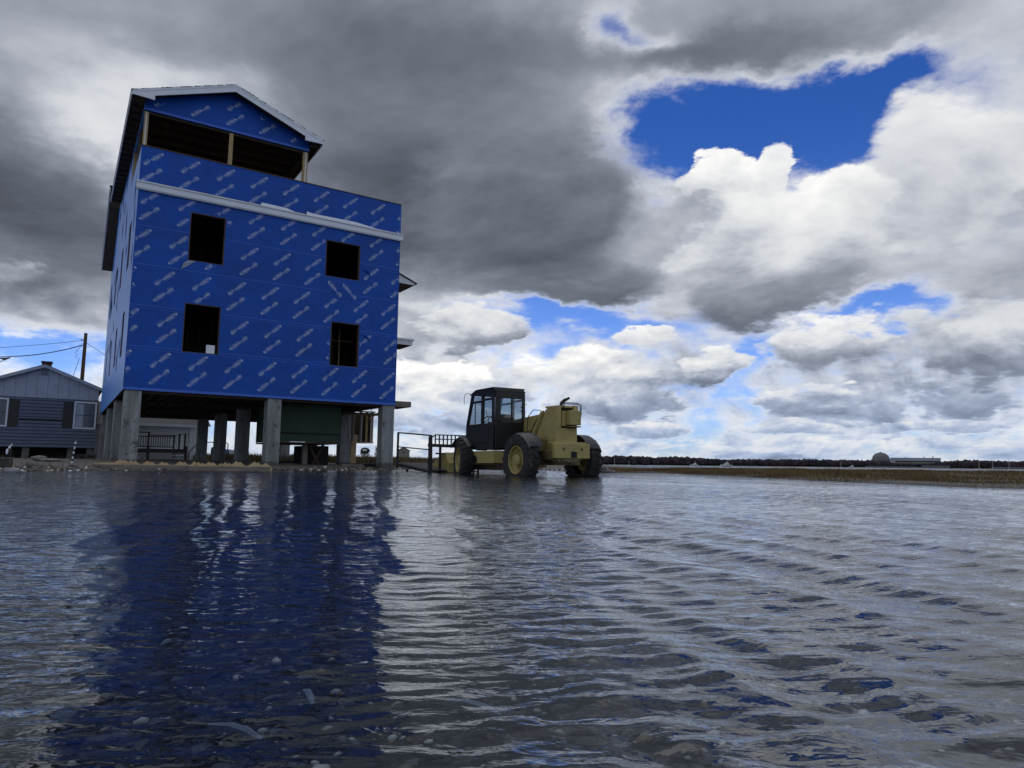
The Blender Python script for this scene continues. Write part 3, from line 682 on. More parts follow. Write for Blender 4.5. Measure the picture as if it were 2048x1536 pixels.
# wooden shaft frame with pale straps hung outside the right row of piers
for u in (9.62, 9.95, 10.25, 10.53): B(u, u+.09, 4.9, 4.99, 1.22, 2.66, 'shaft_stud', M_lumberv if u > 10 else M_greywood, house)
B(9.56, 10.64, 4.86, 4.895, 1.17, 1.22, 'shaft_sill', M_lumber, house); B(9.56, 10.64, 4.9, 5.9, 1.18, 1.22, 'shaft_floor', M_dwood, house); B(9.56, 10.0, 5.0, 5.04, 1.22, 1.55, 'shaft_board', M_lumber, house)
B(9.56, 10.64, 5.85, 5.9, 1.22, 2.62, 'shaft_back', M_osb, house); B(10.60, 10.64, 5.0, 5.84, 1.22, 2.62, 'shaft_side', M_greywood, house); B(9.56, 10.7, 4.87, 4.895, 2.60, 2.66, 'shaft_top_plate', M_greywood, house)
for u in (10.02, 10.47): MB().tube([(u, 4.84, 1.14), (u+.01, 4.84, 2.8)], .018, 8).build('pale_pipe', M_white, house)
B(9.60, 9.86, 5.0, 5.26, -.3, 1.17, 'timber_post', M_lumberv, house)
MB().bar((10.45, 4.95, 2.3), (11.1, 4.95, 2.8), .08, .05).build('diagonal_brace', M_lumber, house)
B(3.0, W_+1.6, 4.6, 4.7, 2.45, 2.56, 'girder', M_dwood, house)

# ------------------------------------------------------------------ stair stringers and form board lying at the water's edge
def stringer_pile():
    p1, p2 = Vector((-11.75, 19.35, 0)), Vector((-7.02, 20.15, 0)); d = (p2-p1); L = d.length; ang = math.atan2(d.y, d.x)
    f = thing('form_board', 'long grey plank lying on edge in the water below the blue house', 'plank', p1, ang)
    B(0, L*.53, -.02, .02, -.10, .145, 'plank', M_greywood, f); B(L*.532, L, -.025, .015, -.10, .13, 'plank', M_greywood, f)
    for u in (.4, 1.6, 3.1, 4.2): B(u, u+.08, .02, .10, -.15, .10, 'stake', M_lumberv, f)
    s = thing('stair_stringer', 'pale new stair stringers with saw-tooth edge lying behind the grey plank', 'stair stringer', p1 + Vector((0, .12, 0)), ang)
    xs = [(.66, .20, .13), (.95, .14, .10), (1.38, .13, .10), (1.78, .10, .08), (2.26, .13, .11), (2.65, .10, .11), (2.76, .09, .09), (3.05, .13, .11), (3.38, .08, .07), (3.50, .11, .10), (3.80, .16, .14), (4.30, .17, .13), (4.62, .15, .10)]
    top = .17; pts = [(0, 0, -.05), (L, 0, -.05), (L, 0, .13)]
    for x, wd, hh in reversed(xs):
        k = L/4.80; pts += [((x+wd)*k, 0, top-.03*x/L), (x*k, 0, top-.03*x/L+hh), ((x-wd)*k, 0, top-.03*x/L)] if x+wd < 4.8 else [(x*k, 0, top+hh-.03)]
    pts += [(0, 0, top+.03)]
    MB().prism(pts, (0, .04, 0)).build('notched_board', M_lumber, s)
    pts2 = [(x+.09 if 0 < x < L-.2 else x, .07, z*.93) for x, y, z in pts]
    MB().prism(pts2, (0, .04, 0)).build('notched_board', M_lumber, s)
    B(.05, .75, .02-.06, .08-.06+.0, .15, .20, 'offcut', M_lumber, s)
stringer_pile()

# ------------------------------------------------------------------ telehandler standing in the water
TH = math.atan2(.86, -.51)
tel = thing('telehandler', 'faded yellow telehandler with black cab standing axle-deep in the flood water', 'telehandler', (1.083, 18.0, 0), TH)
TR = .65; WZ = .40
def wheel(x, y, side, steer=0):
    """side +1: outer face looks left"""
    root = MB()
    prof = [(.36, .10), (.40, .17), (.52, .185), (.60, .17), (.635, .12), (.642, 0), (.635, -.12), (.60, -.17), (.52, -.185), (.40, -.17), (.36, -.10)]
    root.lathe(prof, 48)
    t = root
    # tread lugs
    for k in range(22):
        for sd in (-1, 1):
            a = 2*math.pi*(k + (.5 if sd > 0 else 0))/22; pts = []
            for (o, r, da) in ((.0, .632, .0), (sd*.175, .60, .12), (sd*.175, .60, .21), (.0, .632, .10)):
                pts.append((r*math.cos(a+da), o, r*math.sin(a+da)))
            c = Vector((math.cos(a+.1), 0, math.sin(a+.1)))*.046
            t.prism(pts, c)
    wb = t.build('wheel', M_tyre, tel, smooth=True); wb.location = (x, y, WZ); wb.rotation_euler = (0, random.uniform(0, 1), steer)
    s = side
    rim = MB().lathe([(.365, s*.155), (.352, s*.165), (.335, s*.15), (.325, s*.06), (.27, s*.03), (.255, s*.0), (.17, s*.02), (.15, s*.06)], 40)
    rim.build('rim', M_cat, wb, smooth=True)
    MB().lathe([(.15, s*.06), (.145, s*.13), (.10, s*.15), (.0, s*.155)], 24).build('hub', M_cat, wb, smooth=True)
    nb = MB()
    for k in range(10):
        a = 2*math.pi*k/10; nb.lathe([(.014, s*.02), (.014, s*.055), (0, s*.06)], 6, c=(.20*math.cos(a), 0, .20*math.sin(a)))
    nb.build('wheel_nuts', M_catd, wb)
    return wb
WY = .975
wheel(0, WY, 1); wheel(0, -WY, -1); wheel(3.25, WY, 1, -.27); wheel(3.25, -WY, -1, -.27)
def fender(x, y0, y1, a0, a1, name='fender'):
    b = MB(); n = 10; pr = []
    for i in range(n+1):
        a = R(a0 + (a1-a0)*i/n); pr.append((x + .70*math.cos(a), WZ + .675*math.sin(a)))
    for i in range(n):
        (xa, za), (xb, zb) = pr[i], pr[i+1]
        for (ya, yb, dz0, dz1) in ((y0, y0+(y1-y0)*.8, 0, 0), (y0+(y1-y0)*.8, y1, 0, -.05)):
            b.add([(xa, ya, za+dz0), (xb, ya, zb+dz0), (xb, yb, zb+dz1), (xa, yb, za+dz1), (xa, ya, za+dz0+.02), (xb, ya, zb+dz0+.02), (xb, yb, zb+dz1+.02), (xa, yb, za+dz1+.02)],
                  [(0,1,2,3),(7,6,5,4),(0,4,5,1),(1,5,6,2),(2,6,7,3),(3,7,4,0)])
    return b.build(name, M_fender, tel, smooth=True)
fender(0, .70, 1.12, 40, 150); fender(0, -.70, -1.12, 34, 152); fender(3.25, .70, 1.12, 35, 145); fender(3.25, -.70, -1.12, 35, 145)
# chassis
B(-.55, 3.9, -.50, .30, .28, .62, 'chassis', M_catd, tel, .02)
MB().prism([(1.50, .93, .66), (3.13, .93, .64), (3.10, .93, .50), (2.90, .93, .30), (1.50, .93, .31)], (0, -.5, 0)).build('tank_box', M_cat, tel, bevel=.012)
MB().prism([(2.45, .936, .32), (2.45, .936, .44), (2.54, .936, .52), (2.72, .936, .52), (2.80, .936, .44), (2.80, .936, .32)], (0, .004, 0)).build('step_recess_shade', M_dark, tel)  # flat dark plate paints the shade of the step recess
B(1.2, 3.3, .2, .6, .12, .27, 'belly_pan', M_dwood, tel); B(2.45, 2.50, .86, .90, -.10, .32, 'step_rail', M_steel, tel); B(2.75, 2.80, .86, .90, -.10, .32, 'step_rail', M_steel, tel); B(2.50, 2.75, .86, .91, .05, .08, 'step', M_steel, tel)
MB().tube([(0, -.95, WZ), (0, .95, WZ)], .10, 12).tube([(3.25, -.95, WZ), (3.25, .95, WZ)], .10, 12).build('axle', M_catd, tel)
# cab: open frame with panes
CY0, CY1 = -.06, .95
def cabpt(x, y, z): return (x, y, z)
outl = [(1.50, .72), (1.50, 1.40), (1.52, 2.25), (1.62, 2.37), (2.55, 2.37), (2.84, 2.27), (3.13, 1.44), (3.15, .72)]
for y in (CY1, CY0+.03):
    b = MB()
    b.prism([(1.50, y, .70), (3.16, y, .70), (3.14, y, 1.42), (1.50, y, 1.42)], (0, -.03, 0))          # lower door panel
    b.prism([(1.50, y, 1.421), (1.60, y, 1.421), (1.60, y, 2.22), (1.52, y, 2.25)], (0, -.05, 0))
    b.prism([(3.055, y, 1.421), (3.135, y, 1.421), (2.85, y, 2.26), (2.77, y, 2.24)], (0, -.05, 0))
    b.prism([(2.10, y+.002, 1.421), (2.23, y+.002, 1.421), (2.22, y+.002, 2.24), (2.09, y+.002, 2.24)], (0, -.05, 0))
    b.prism([(1.61, y, 2.06), (2.085, y, 2.06), (2.085, y, 2.12), (1.61, y, 2.12)], (0, -.04, 0))
    b.prism([(2.235, y, 2.02), (2.845, y, 2.02), (2.83, y, 2.08), (2.235, y, 2.08)], (0, -.04, 0))
    b.prism([(1.52, y, 2.24), (2.86, y, 2.24), (2.84, y, 2.28), (2.55, y, 2.365), (1.62, y, 2.37), (1.53, y, 2.30)], (0, -.05, 0))
    b.build('cab_side', M_cab, tel)
    p = MB().prism([(1.605, y-.02, 1.43), (2.095, y-.02, 1.43), (2.085, y-.02, 2.235), (1.605, y-.02, 2.215)], (0, -.006, 0)).build('side_window', M_glass, tel)
    p = MB().prism([(2.235, y-.02, 1.43), (3.05, y-.02, 1.43), (2.79, y-.02, 2.23), (2.235, y-.02, 2.235)], (0, -.006, 0)).build('side_window', M_glass, tel)
B(2.62, 2.635, CY1-.04, CY1-.015, 1.43, 2.02, 'door_bar', M_cab, tel)
MB().prism([(1.75, .953, .86), (2.95, .953, .86), (2.93, .953, 1.30), (1.75, .953, 1.32)], (0, .012, 0)).build('door_panel', M_cab, tel, bevel=.008)
B(2.28, 2.36, .965, .985, 1.32, 1.36, 'door_handle', M_steel, tel)
# rear of the cab
rb = MB()
x = 1.50
for y0, y1, z0, z1 in ((CY0+.01, CY1-.055, .72, 1.46), (CY1-.22, CY1-.055, 1.461, 2.11), (CY0+.01, CY0+.10, 1.461, 2.11), (CY0+.01, CY1-.055, 2.111, 2.33), (.355, .395, 1.461, 2.11)):
    rb.box(x-.03, x+.02, y0, y1, z0, z1)
rb.build('cab_rear', M_cab, tel, bevel=.01)
B(x-.012, x-.006, CY0+.101, .354, 1.462, 2.109, 'rear_window', M_glass, tel); B(x-.012, x-.006, .396, CY1-.221, 1.462, 2.109, 'rear_window', M_glass, tel)
for z in (1.75, 1.86): B(x-.035, x-.012, CY0+.11, CY0+.14, z, z+.04, 'window_latch', M_cab, tel)
MB().prism([(1.46, CY0-.02, 2.30), (1.46, CY1+.01, 2.30), (1.50, CY1, 2.40), (1.50, CY0+.08, 2.40)], (.06, 0, 0)).prism([(1.50, CY0, 2.372), (2.56, CY0, 2.372), (2.90, CY0, 2.26), (2.92, CY0, 2.29), (2.58, CY0, 2.41), (1.50, CY0, 2.41)], (0, CY1-CY0+.01, 0)).build('cab_roof', M_cab, tel, bevel=.012)
B(1.53, 3.1, CY0+.04, CY1-.04, .70, .74, 'cab_floor', M_dark, tel)
fw = MB().bar((3.13, CY0+.04, 1.43), (2.84, CY0+.04, 2.27), .05, .05).bar((3.13, CY1-.08, 1.43), (2.84, CY1-.08, 2.27), .05, .05); fw.prism([(3.11, CY0+.03, .72), (3.11, CY1-.06, .72), (3.11, CY1-.06, 1.42), (3.11, CY0+.03, 1.42)], (.03, 0, 0)); fw.build('cab_front', M_cab, tel)
MB().prism([(3.11, CY0+.08, 1.44), (3.11, CY1-.12, 1.44), (2.83, CY1-.12, 2.24), (2.83, CY0+.08, 2.24)], (.006, 0, 0)).build('windscreen', M_glass, tel)
st = MB(); cx, cy, cz = 2.62, .45, 1.50
st.tube([(cx + .07*math.cos(a)*1, cy + .19*math.sin(a), cz + .17*math.cos(a)) for a in [2*math.pi*k/20 for k in range(20)]], .014, 6, closed=True)
st.tube([(cx+.0, cy, cz), (2.98, cy, 1.0)], .03, 8).bar((cx, cy-.18, cz), (cx, cy+.18, cz), .02, .02).build('steering_wheel', M_steel, tel)
st = MB(); st.prism([(1.72, .2, 1.0), (1.84, .2, 1.0), (1.76, .2, 1.66), (1.70, .2, 1.70), (1.64, .2, 1.66)], (0, .46, 0)); st.box(1.74, 2.2, .2, .66, .92, 1.04); st.build('seat', M_fender, tel, bevel=.03)
MB().tube([(2.86, CY1-.02, 2.25), (2.97, CY1+.0, 2.34), (3.14, CY1+.03, 2.34), (3.22, CY1+.04, 2.28), (3.20, CY1+.05, 2.02)], .009, 6).build('mirror_bracket', M_steel, tel)
MB().tube([(2.98, .30, 1.46), (2.86, .36, 1.62), (2.93, .40, 1.80), (3.02, .36, 1.86)], .010, 6).bar((3.05, .5, 1.42), (2.86, .2, 1.75), .012, .012).build('control_levers', M_steel, tel)
# tower that carries the boom, counterweight box and bumper
tw = MB().prism([(-.60, .26, 1.76), (-.30, .26, 1.78), (-.12, .26, 1.70), (.55, .26, 1.20), (.62, .26, .60), (-.60, .26, .60)], (0, .05, 0)).prism([(-.60, -.34, 1.76), (-.30, -.34, 1.78), (-.12, -.34, 1.70), (.55, -.34, 1.20), (.62, -.34, .60), (-.60, -.34, .60)], (0, .05, 0))
tw.box(-.62, -.56, -.335, .305, .86, 1.22); tw.box(-.62, -.56, .16, .305, 1.22, 1.76); tw.box(-.62, -.56, -.335, -.30, 1.22, 1.76); tw.box(-.62, -.1, -.335, .305, 1.74, 1.79)
tw.build('boom_tower', M_cat, tel, bevel=.008)
B(-.55, -.50, -.30, .16, 1.22, 1.74, 'tower_opening_shade', M_dark, tel)  # dark panel paints the shade inside the tower opening
MB().prism([(-.78, -.345, 1.30), (-.78, .00, 1.30), (-.78, .00, 1.67), (-.78, -.345, 1.67)], (.26, 0, 0)).prism([(-.62, .005, 1.27), (-.62, .13, 1.27), (-.62, .13, 1.66), (-.62, .005, 1.66)], (.1, 0, 0)).build('service_box', M_cat, tel, bevel=.01)
B(-.79, -.58, -.34, .0, 1.245, 1.275, 'box_ledge', M_catd, tel); B(-.66, -.56, -.33, -.20, 1.68, 1.80, 'bracket', M_cat, tel)
bp = MB().box(-.92, -.80, -.52, .56, .45, .82); bp.box(-.86, -.55, -.45, .50, .80, .86); bp.build('bumper', M_cat, tel, bevel=.012)
for y in (.29, -.26): MB().lathe([(.045, -.004), (.045, .0), (.0, .001)], 16, 'X', (-.922, y, .68)).build('bumper_hole', M_catd, tel)
B(-.926, -.9205, -.11, .07, .47, .62, 'plate', M_dark, tel)
MB().prism([(-.90, -.2, .44), (-.90, .46, .44), (-.90, .42, .36), (-.90, .3, .36), (-.90, .22, .38), (-.90, .1, .36), (-.9, -.15, .37)], (.3, 0, 0)).build('hitch_frame', M_catd, tel)
B(-.60, .6, -.5, .45, .40, .66, 'rear_frame', M_catd, tel, .02); B(-.2, .62, .32, .58, .62, .95, 'side_cover', M_catd, tel, .02)
MB().tube([(-.38, .02, 1.76), (-.40, .00, 1.88), (-.47, -.05, 1.95), (-.56, -.14, 2.01)], [.04, .045, .045, .03], 12).build('exhaust_pipe', M_steel, tel)
# boom: outer and inner box sections sloping down forwards, then the drop nose
def section(p, q, wd, ht, m, nm): return MB().bar(p, q, wd, ht).build(nm, m, tel, bevel=.012)
section((-.45, -.10, 1.50), (3.2, -.28, 1.30), .36, .40, M_cat, 'boom'); section((3.2, -.28, 1.28), (4.1, -.30, 1.22), .28, .30, M_cat, 'inner_boom')
B(-.2, 1.4, .06, .10, 1.14, 1.18, 'boom_rail', M_catd, tel)
ub = MB().prism([(3.95, -.10, 1.30), (4.35, -.10, 1.34), (4.60, -.10, 1.18), (4.60, -.10, .70), (4.0, -.10, .80)], (0, -.45, 0)); ub.build('hood', M_catd, tel, bevel=.05)
MB().prism([(5.55, .62, .62), (5.20, .62, .64), (5.0, .62, .30), (5.0, .62, .0), (6.75, .62, -.08), (6.70, .62, .0)], (0, -.35, 0)).build('drop_nose', M_cat, tel, bevel=.012)
# lift ram and hoses on the tower
MB().tube([(.62, .335, .75), (-.02, .335, 1.66)], .055, 12).build('lift_ram', M_cat, tel, smooth=True); MB().tube([(.80, .335, .52), (.55, .335, .85)], .035, 10).build('ram_rod', M_galv, tel)
hs = MB()
hs.tube([(.05, .36, 1.70), (.30, .42, 1.72), (.52, .44, 1.55), (.60, .42, 1.20), (.50, .38, .9), (.30, .36, .62)], .012, 6).tube([(.45, .40, 1.18), (.30, .40, 1.05), (.38, .40, .85), (.20, .38, .6)], .014, 6).tube([(-.1, .34, 1.68), (.22, .40, 1.40), (.42, .41, 1.12)], .014, 6)
hs.build('hose', M_hose, tel, smooth=True)
hs = MB()
for o in (0, .03): hs.tube([(-.60, .12-o, 1.68), (-.64, .10-o, 1.84+o), (-.66, -.30, 1.84+o), (-.66, -.40-o, 1.80+o), (-.62, -.44-o, 1.60), (-.60, -.42-o, 1.45), (-.55, -.36, 1.32)], .011, 6)
hs.build('hose', M_hose, tel, smooth=True)
# carriage with its load guard, forks
car = MB(); cxx = 5.35
ya, yb = .93, -.92
for i in range(14):
    y = ya - (ya-yb)*i/13
    car.bar((cxx, y, .86), (cxx, y, 1.20), .035, .035)
car.bar((cxx, ya, 1.20), (cxx, yb, 1.20), .035, .035); car.bar((cxx, ya+.02, 1.06), (cxx, yb, 1.06), .03, .03).bar((cxx, ya+.24, .86), (cxx, yb, .84), .08, .10); car.bar((cxx, ya+.22, .88), (cxx, ya+.20, 1.06), .03, .03).bar((cxx, ya+.20, 1.06), (cxx, ya, 1.20), .03, .03)
car.bar((cxx, .9, .60), (cxx, -.9, .60), .06, .05).bar((cxx, .75, .86), (cxx, .75, -.02), .06, .07).bar((cxx, .0, .86), (cxx, .0, -.02), .06, .08)
car.build('fork_carriage', M_steel, tel)
for y in (1.12,): MB().bar((cxx-.02, y, 1.14), (cxx-.02, y, -.10), .09, .06).bar((cxx, y, -.05), (cxx+1.1, y, -.03), .10, .04).build('fork', M_steel, tel)
MB().bar((4.3, .0, .55), (4.9, .0, .40), .5, .25).build('carriage_mount', M_steel, tel)
# work platform of black tube on the forks
wp = thing('work_platform', 'black steel work platform with tube rails hanging on the telehandler forks', 'work platform', (1.083, 18.0, 0), TH)
P0 = Vector((5.05, 1.22, 0)); P1 = Vector((7.60, 1.32, 0))
b = MB().bar(P0+V3(0,0,1.16), P1+V3(0,0,1.33), .045, .045).bar(P0+V3(0,0,.71), P1+V3(0,0,.84), .035, .035).build('rail', M_steel, wp)
MB().bar(P0+V3(-.05,0,-.12), P0+V3(0,0,1.17), .075, .075).build('post', M_steel, wp); MB().bar(P1+V3(.02,0,.12), P1+V3(-.0,0,1.34), .06, .06).build('post', M_steel, wp)
MB().bar(P0+V3(0,0,.02), P1+V3(0,0,.24), .08, .10).build('floor_beam', M_steel, wp)
MB().prism([P0+V3(0,-.05,.06), P1+V3(0,-.05,.28), P1+V3(0,-1.3,.28), P0+V3(0,-1.3,.06)], (0, 0, .02)).build('floor_plate', M_deck, wp)
MB().bar(P0+V3(.6,-.2,.02), P0+V3(.6,-.2,-.2), .06, .06).bar(P1+V3(-.4,-.2,.1), P1+V3(-.4,-.2,-.2), .06, .06).bar(P0+V3(1.3,-.5,.0), P0+V3(1.3,-.5,-.2), .06, .06).build('leg', M_steel, wp)

# ------------------------------------------------------------------ neighbouring cottage
COT = Vector((-23.484, 34.8, 0)); 
cot = thing('cottage', 'small slate-blue cottage with pale gable and black shutters left of the blue house', 'cottage', COT, PHI)
CX = -.35; CL, CR = -2.85, 2.10; CE0, CE1 = -2.96, 2.25
def crt(u): return 5.04 - .415*abs(u - CX)
nL = 15; z = .84; k = 0
CH = [(1.05, 2.05, 1.83, 3.24), (-2.75, -1.70, 1.83, 3.24)]
B(CL, CR, .04, 8.0, .84, 3.36, 'wall', M_shutter, cot)  # black wall shows through the board gaps as painted lap shadow lines
hgt = (3.36-.84)/nL
for i in range(nL):
    z0 = .84 + i*hgt
    m_ = MB()
    for r in rects_minus(CL-.01, CR+.01, z0+.022, z0+hgt, CH):
        m_.add([(r[0], -.030, r[2]), (r[1], -.030, r[2]), (r[1], .0, r[3]), (r[0], .0, r[3]), (r[0], .038, r[2]), (r[1], .038, r[2]), (r[1], .038, r[3]), (r[0], .038, r[3])], [(0,1,2,3),(7,6,5,4),(0,4,5,1),(1,5,6,2),(2,6,7,3),(3,7,4,0)])
    m_.build('siding_board', M_siding, cot)
for (a, b_, c, d) in CH:
    w_ = MB().box(a, a+.07, -.05, .03, c, d).box(b_-.07, b_, -.05, .03, c, d).box(a+.07, b_-.07, -.05, .03, c, c+.07).box(a+.07, b_-.07, -.05, .03, d-.07, d).build('window', M_white, cot)
    B(a+.07, b_-.07, -.0, .02, c+.07, d-.07, 'pane', M_wglass, w_); B(a+.07, b_-.07, -.012, -.001, (c+d)/2-.015, (c+d)/2+.015, 'sash_bar', M_shutter, w_)
    B(a+.09, (a+b_)/2-.08, -.006, -.001, c+.1, d-.12, 'curtain', M_gable, w_)
for a, b_ in ((.58, 1.0), (2.08, 2.4), (-1.66, -1.27)): 
    if b_ > CR: b_ = CR
    B(a, b_, -.05, -.02, 1.86, 3.22, 'shutter', M_shutter, cot)
B(-1.24, .58, -.03, -.013, 2.19, 2.27, 'dark_strip', M_dark, cot)
B(CL+.02, CR-.02, .03, .06, 3.30, 3.9, 'gable_backing', M_siding, cot); MB().prism([(CL+.1, .03, 3.5), (CR-.1, .03, 3.5), (CX, .03, crt(CX)-.15)], (0, .03, 0)).build('gable_backing', M_siding, cot)  # darker backing paints shade into the gaps between gable boards
nb = 11
for i in range(nb):
    u0 = CL + (CR-CL)*i/nb; u1 = CL + (CR-CL)*(i+1)/nb - .012
    ps = [(u0, -.03, 3.34), (u1, -.03, 3.34), (u1, -.03, crt(u1)-.10)] + ([(CX, -.03, crt(CX)-.10)] if u0 < CX < u1 else []) + [(u0, -.03, crt(u0)-.10)]
    MB().prism(ps, (0, .05, 0)).build('gable_board', M_gable, cot)
for s_, ue in ((-1, CE0), (1, CE1)):
    MB().prism([(CX, -.28, crt(CX)), (ue, -.28, crt(ue)), (ue, -.28, crt(ue)-.09), (CX, -.28, crt(CX)-.09)], (0, 8.5, 0)).build('roof', M_greyroof if False else M_shingle, cot)
    MB().prism([(CX, -.31, crt(CX)-.02), (ue, -.31, crt(ue)-.02), (ue, -.31, crt(ue)-.16), (CX, -.31, crt(CX)-.17)], (0, .028, 0)).build('rake_board', M_gable, cot)
vt = MB().box(-.53, -.17, -.05, -.032, 4.45, 4.78)
vt.build('gable_vent', M_gable, cot)
for i in range(7): B(-.51, -.19, -.066, -.052, 4.48+i*.042, 4.50+i*.042, 'vent_slat', M_siding, cot)
MB().box(-.52, -.10, 1.0, 1.5, 4.6, 5.26).box(-.56, -.06, .96, 1.54, 5.26, 5.33).build('chimney', M_brick, cot)
for u in (CL+.2, -1.0, .9, CR-.35): B(u, u+.3, .15, .45, -.1, .84, 'foundation_block', M_rock, cot)
B(CL, CR, .9, 7.9, .2, .83, 'crawl_space_shade', M_dark, cot)  # black box fills the open crawl space as its painted shade
for (u, w2) in ((1.28, .45), (1.76, .42)): 
    o = MB().box(u, u+w2, -.35, -.15, .18, .52).build('concrete_block', M_slab, cot); B(u+.10, u+w2-.10, -.352, -.3505, .36, .46, 'block_hole_shade', M_dark, o)  # dark plate on the face paints the shade in the block's hole
# utility pole and wires
pole = thing('utility_pole', 'tall brown utility pole rising behind the cottage roof', 'utility pole', (-30.3, 48, 0))
MB().tube([(0, 0, 0), (0, 0, 5.6), (0.0, 0, 9.15)], [.14, .125, .105], 12).build('pole_shaft', M_pole, pole, smooth=True)
MB().tube([(0, 0, 6.5), (.16, -.05, 6.5)], .03, 6).tube([(0, 0, 8.6), (-.3, 0, 8.7)], .03, 6).build('bracket', M_steel, pole)
def sag(p, q, s, n=14): 
    p, q = Vector(p), Vector(q); return [p.lerp(q, t/n) + Vector((0, 0, -4*s*(t/n)*(1-t/n))) for t in range(n+1)]
def wire(name, label, p, q, s, r=.018):
    b = MB().tube(sag(p, q, s), r, 5); o = b.build(name, M_hose, None); tag(o, label, 'wire'); return o
PT = Vector((-30.3, 48, 0))
w1 = wire('power_line', 'thin upper power line running left from the top of the pole', PT + V3(0, 0, 8.65), (-60, 52, 8.9), .75, .016)
b = MB().tube(sag(PT + V3(-.15, 0, 8.30), (-35.3, 47.6, 7.35), .18), .032, 6).tube(sag((-35.3, 47.6, 7.35), (-60, 48, 7.9), .6), .03, 6)
b.tube([(-36.8, 47.6, 7.22), (-36.3, 47.6, 7.18), (-35.9, 47.6, 7.22)], [.03, .10, .03], 6); b.tube([(-35.9, 47.6, 7.22), (-35.6, 47.6, 7.17), (-35.2, 47.6, 7.28)], [.03, .10, .03], 6)
tag(b.build('service_cable', M_hose, None), 'thick twisted service cable with splices below the thin power line', 'cable')
b = MB().tube(sag((-35.2, 47.6, 7.3), (-32.2, 38.6, 4.45), .1), .013, 5).tube(sag((-35.3, 47.6, 7.3), (-31.0, 37.4, 4.45), .1), .013, 5)
tag(b.build('drop_wire', M_hose, None), 'pair of drop wires falling from the cable to the cottage roof', 'wire')
b = MB().tube(sag(PT + V3(.1, 0, 8.45), (-19.5, 40.5, 4.0), .15), .014, 5); tag(b.build('guy_wire', M_hose, None), 'thin guy wire slanting from the pole down toward the blue house', 'wire')
b = MB().tube([PT + V3(-.2, -.1, 8.2), PT + V3(-.6, -.1, 7.7), PT + V3(-.35, -.1, 7.6), PT + V3(-.6, -.1, 7.45), PT + V3(-.25, -.1, 7.3), PT + V3(-.55, -.1, 6.2), PT + V3(-.6, -.1, 5.0)], .016, 5)
b.build('hanging_wire', M_hose, pole); bpy.data.objects['hanging_wire'].location = -PT

# ------------------------------------------------------------------ white house and deck seen between the piers
wh0 = HW(0, 21); wh = thing('white_house', 'white vinyl-sided house with grey shingle roof seen between the piers', 'house', wh0, PHI)
B(-4, 5.3, .04, 7, .2, 2.42, 'wall', M_siding, wh); B(5.3, 6.1, 1.2, 6.8, .2, 2.42, 'side_wing', M_wsiding, wh)  # slate wall behind the white boards paints shadow lines at their laps
for i in range(20):
    z0 = .30 + i*.106 + .012
    MB().add([(-4, -.03, z0), (5.19, -.03, z0), (5.19, 0, z0+.093), (-4, 0, z0+.093), (-4, .038, z0), (5.19, .038, z0), (5.19, .038, z0+.093), (-4, .038, z0+.093)], [(0,1,2,3),(7,6,5,4),(0,4,5,1),(1,5,6,2),(2,6,7,3),(3,7,4,0)]).build('siding_board', M_wsiding, wh)
B(5.19, 5.32, -.02, .10, .2, 2.42, 'corner_board', M_white, wh); B(5.02, 5.10, -.06, -.02, .3, 2.28, 'downspout', M_white, wh)
for i in range(11):
    z0 = 2.44 + i*.13; y0 = -.35 + i*.33
    rm = MB().add([(-4.2, y0, z0), (5.45, y0, z0), (5.45, y0+.36, z0+.142), (-4.2, y0+.36, z0+.142), (-4.2, y0, z0-.03), (5.45, y0, z0-.03), (5.45, y0+.36, z0+.11), (-4.2, y0+.36, z0+.11)], [(0,1,2,3),(7,6,5,4),(0,4,5,1),(1,5,6,2),(2,6,7,3),(3,7,4,0)])
    rm.build('shingle_course', M_greyroof, wh)
MB().prism([(5.46, 1.0, 2.44), (6.4, 1.0, 2.44), (6.4, 4.0, 3.6), (5.46, 4.0, 3.6)], (0, 0, .05)).build('wing_roof', M_greyroof, wh)
B(-4.2, 5.45, -.38, -.35, 2.30, 2.44, 'gutter', M_white, wh)
dk0 = HW(0, 18.5); dk = thing('porch_deck', 'dark weathered deck with balusters and lattice skirt in front of the white house', 'deck', dk0, PHI)
B(.5, 4.5, 0, 1.8, .86, .92, 'deck_floor', M_deck, dk); B(.5, 4.5, -.03, -.001, .70, .86, 'deck_fascia', M_deck, dk)
for u, zt in ((2.52, 1.80), (3.84, 1.74), (4.12, 1.80), (4.42, 1.80), (1.4, 1.8)): B(u, u+.09, -.02, .07, .92, zt, 'railing_post', M_deck, dk)
for u in (2.50, 4.46): B(u, u+.14, -.14, -.04, .2, 1.08, 'stair_post', M_deck, dk)
B(1.3, 2.66, -.06, .10, 1.80, 1.86, 'handrail', M_deck, dk); B(2.62, 3.9, -.04, .10, 1.66, 1.72, 'handrail', M_deck, dk); MB().bar((3.86, .02, 1.68), (4.52, .02, 1.84), .12, .04).build('handrail', M_deck, dk)
B(1.4, 3.9, -.01, .05, .99, 1.05, 'bottom_rail', M_deck, dk); B(1.4, 3.9, -.01, .05, 1.58, 1.64, 'upper_rail', M_deck, dk)
bm_ = MB().box(0, .035, .0, .04, 1.05, 1.58).mesh('baluster', M_deck)
for i in range(9): put('baluster', bm_, dk, (2.70 + i*.118, 0, 0))
for i in range(8): put('baluster', bm_, dk, (1.55 + i*.125, 0, 0))
lt = MB()
for i in range(22):
    u = 1.9 + i*.09
    lt.bar((u, -.02, .30), (u+.40, -.02, .70), .012, .035, up=(0, 1, 0)).bar((u+.40, -.035, .30), (u, -.035, .70), .012, .035, up=(0, 1, 0))
lo_ = lt.build('lattice', M_deck, dk); lo_['kind'] = 'stuff'
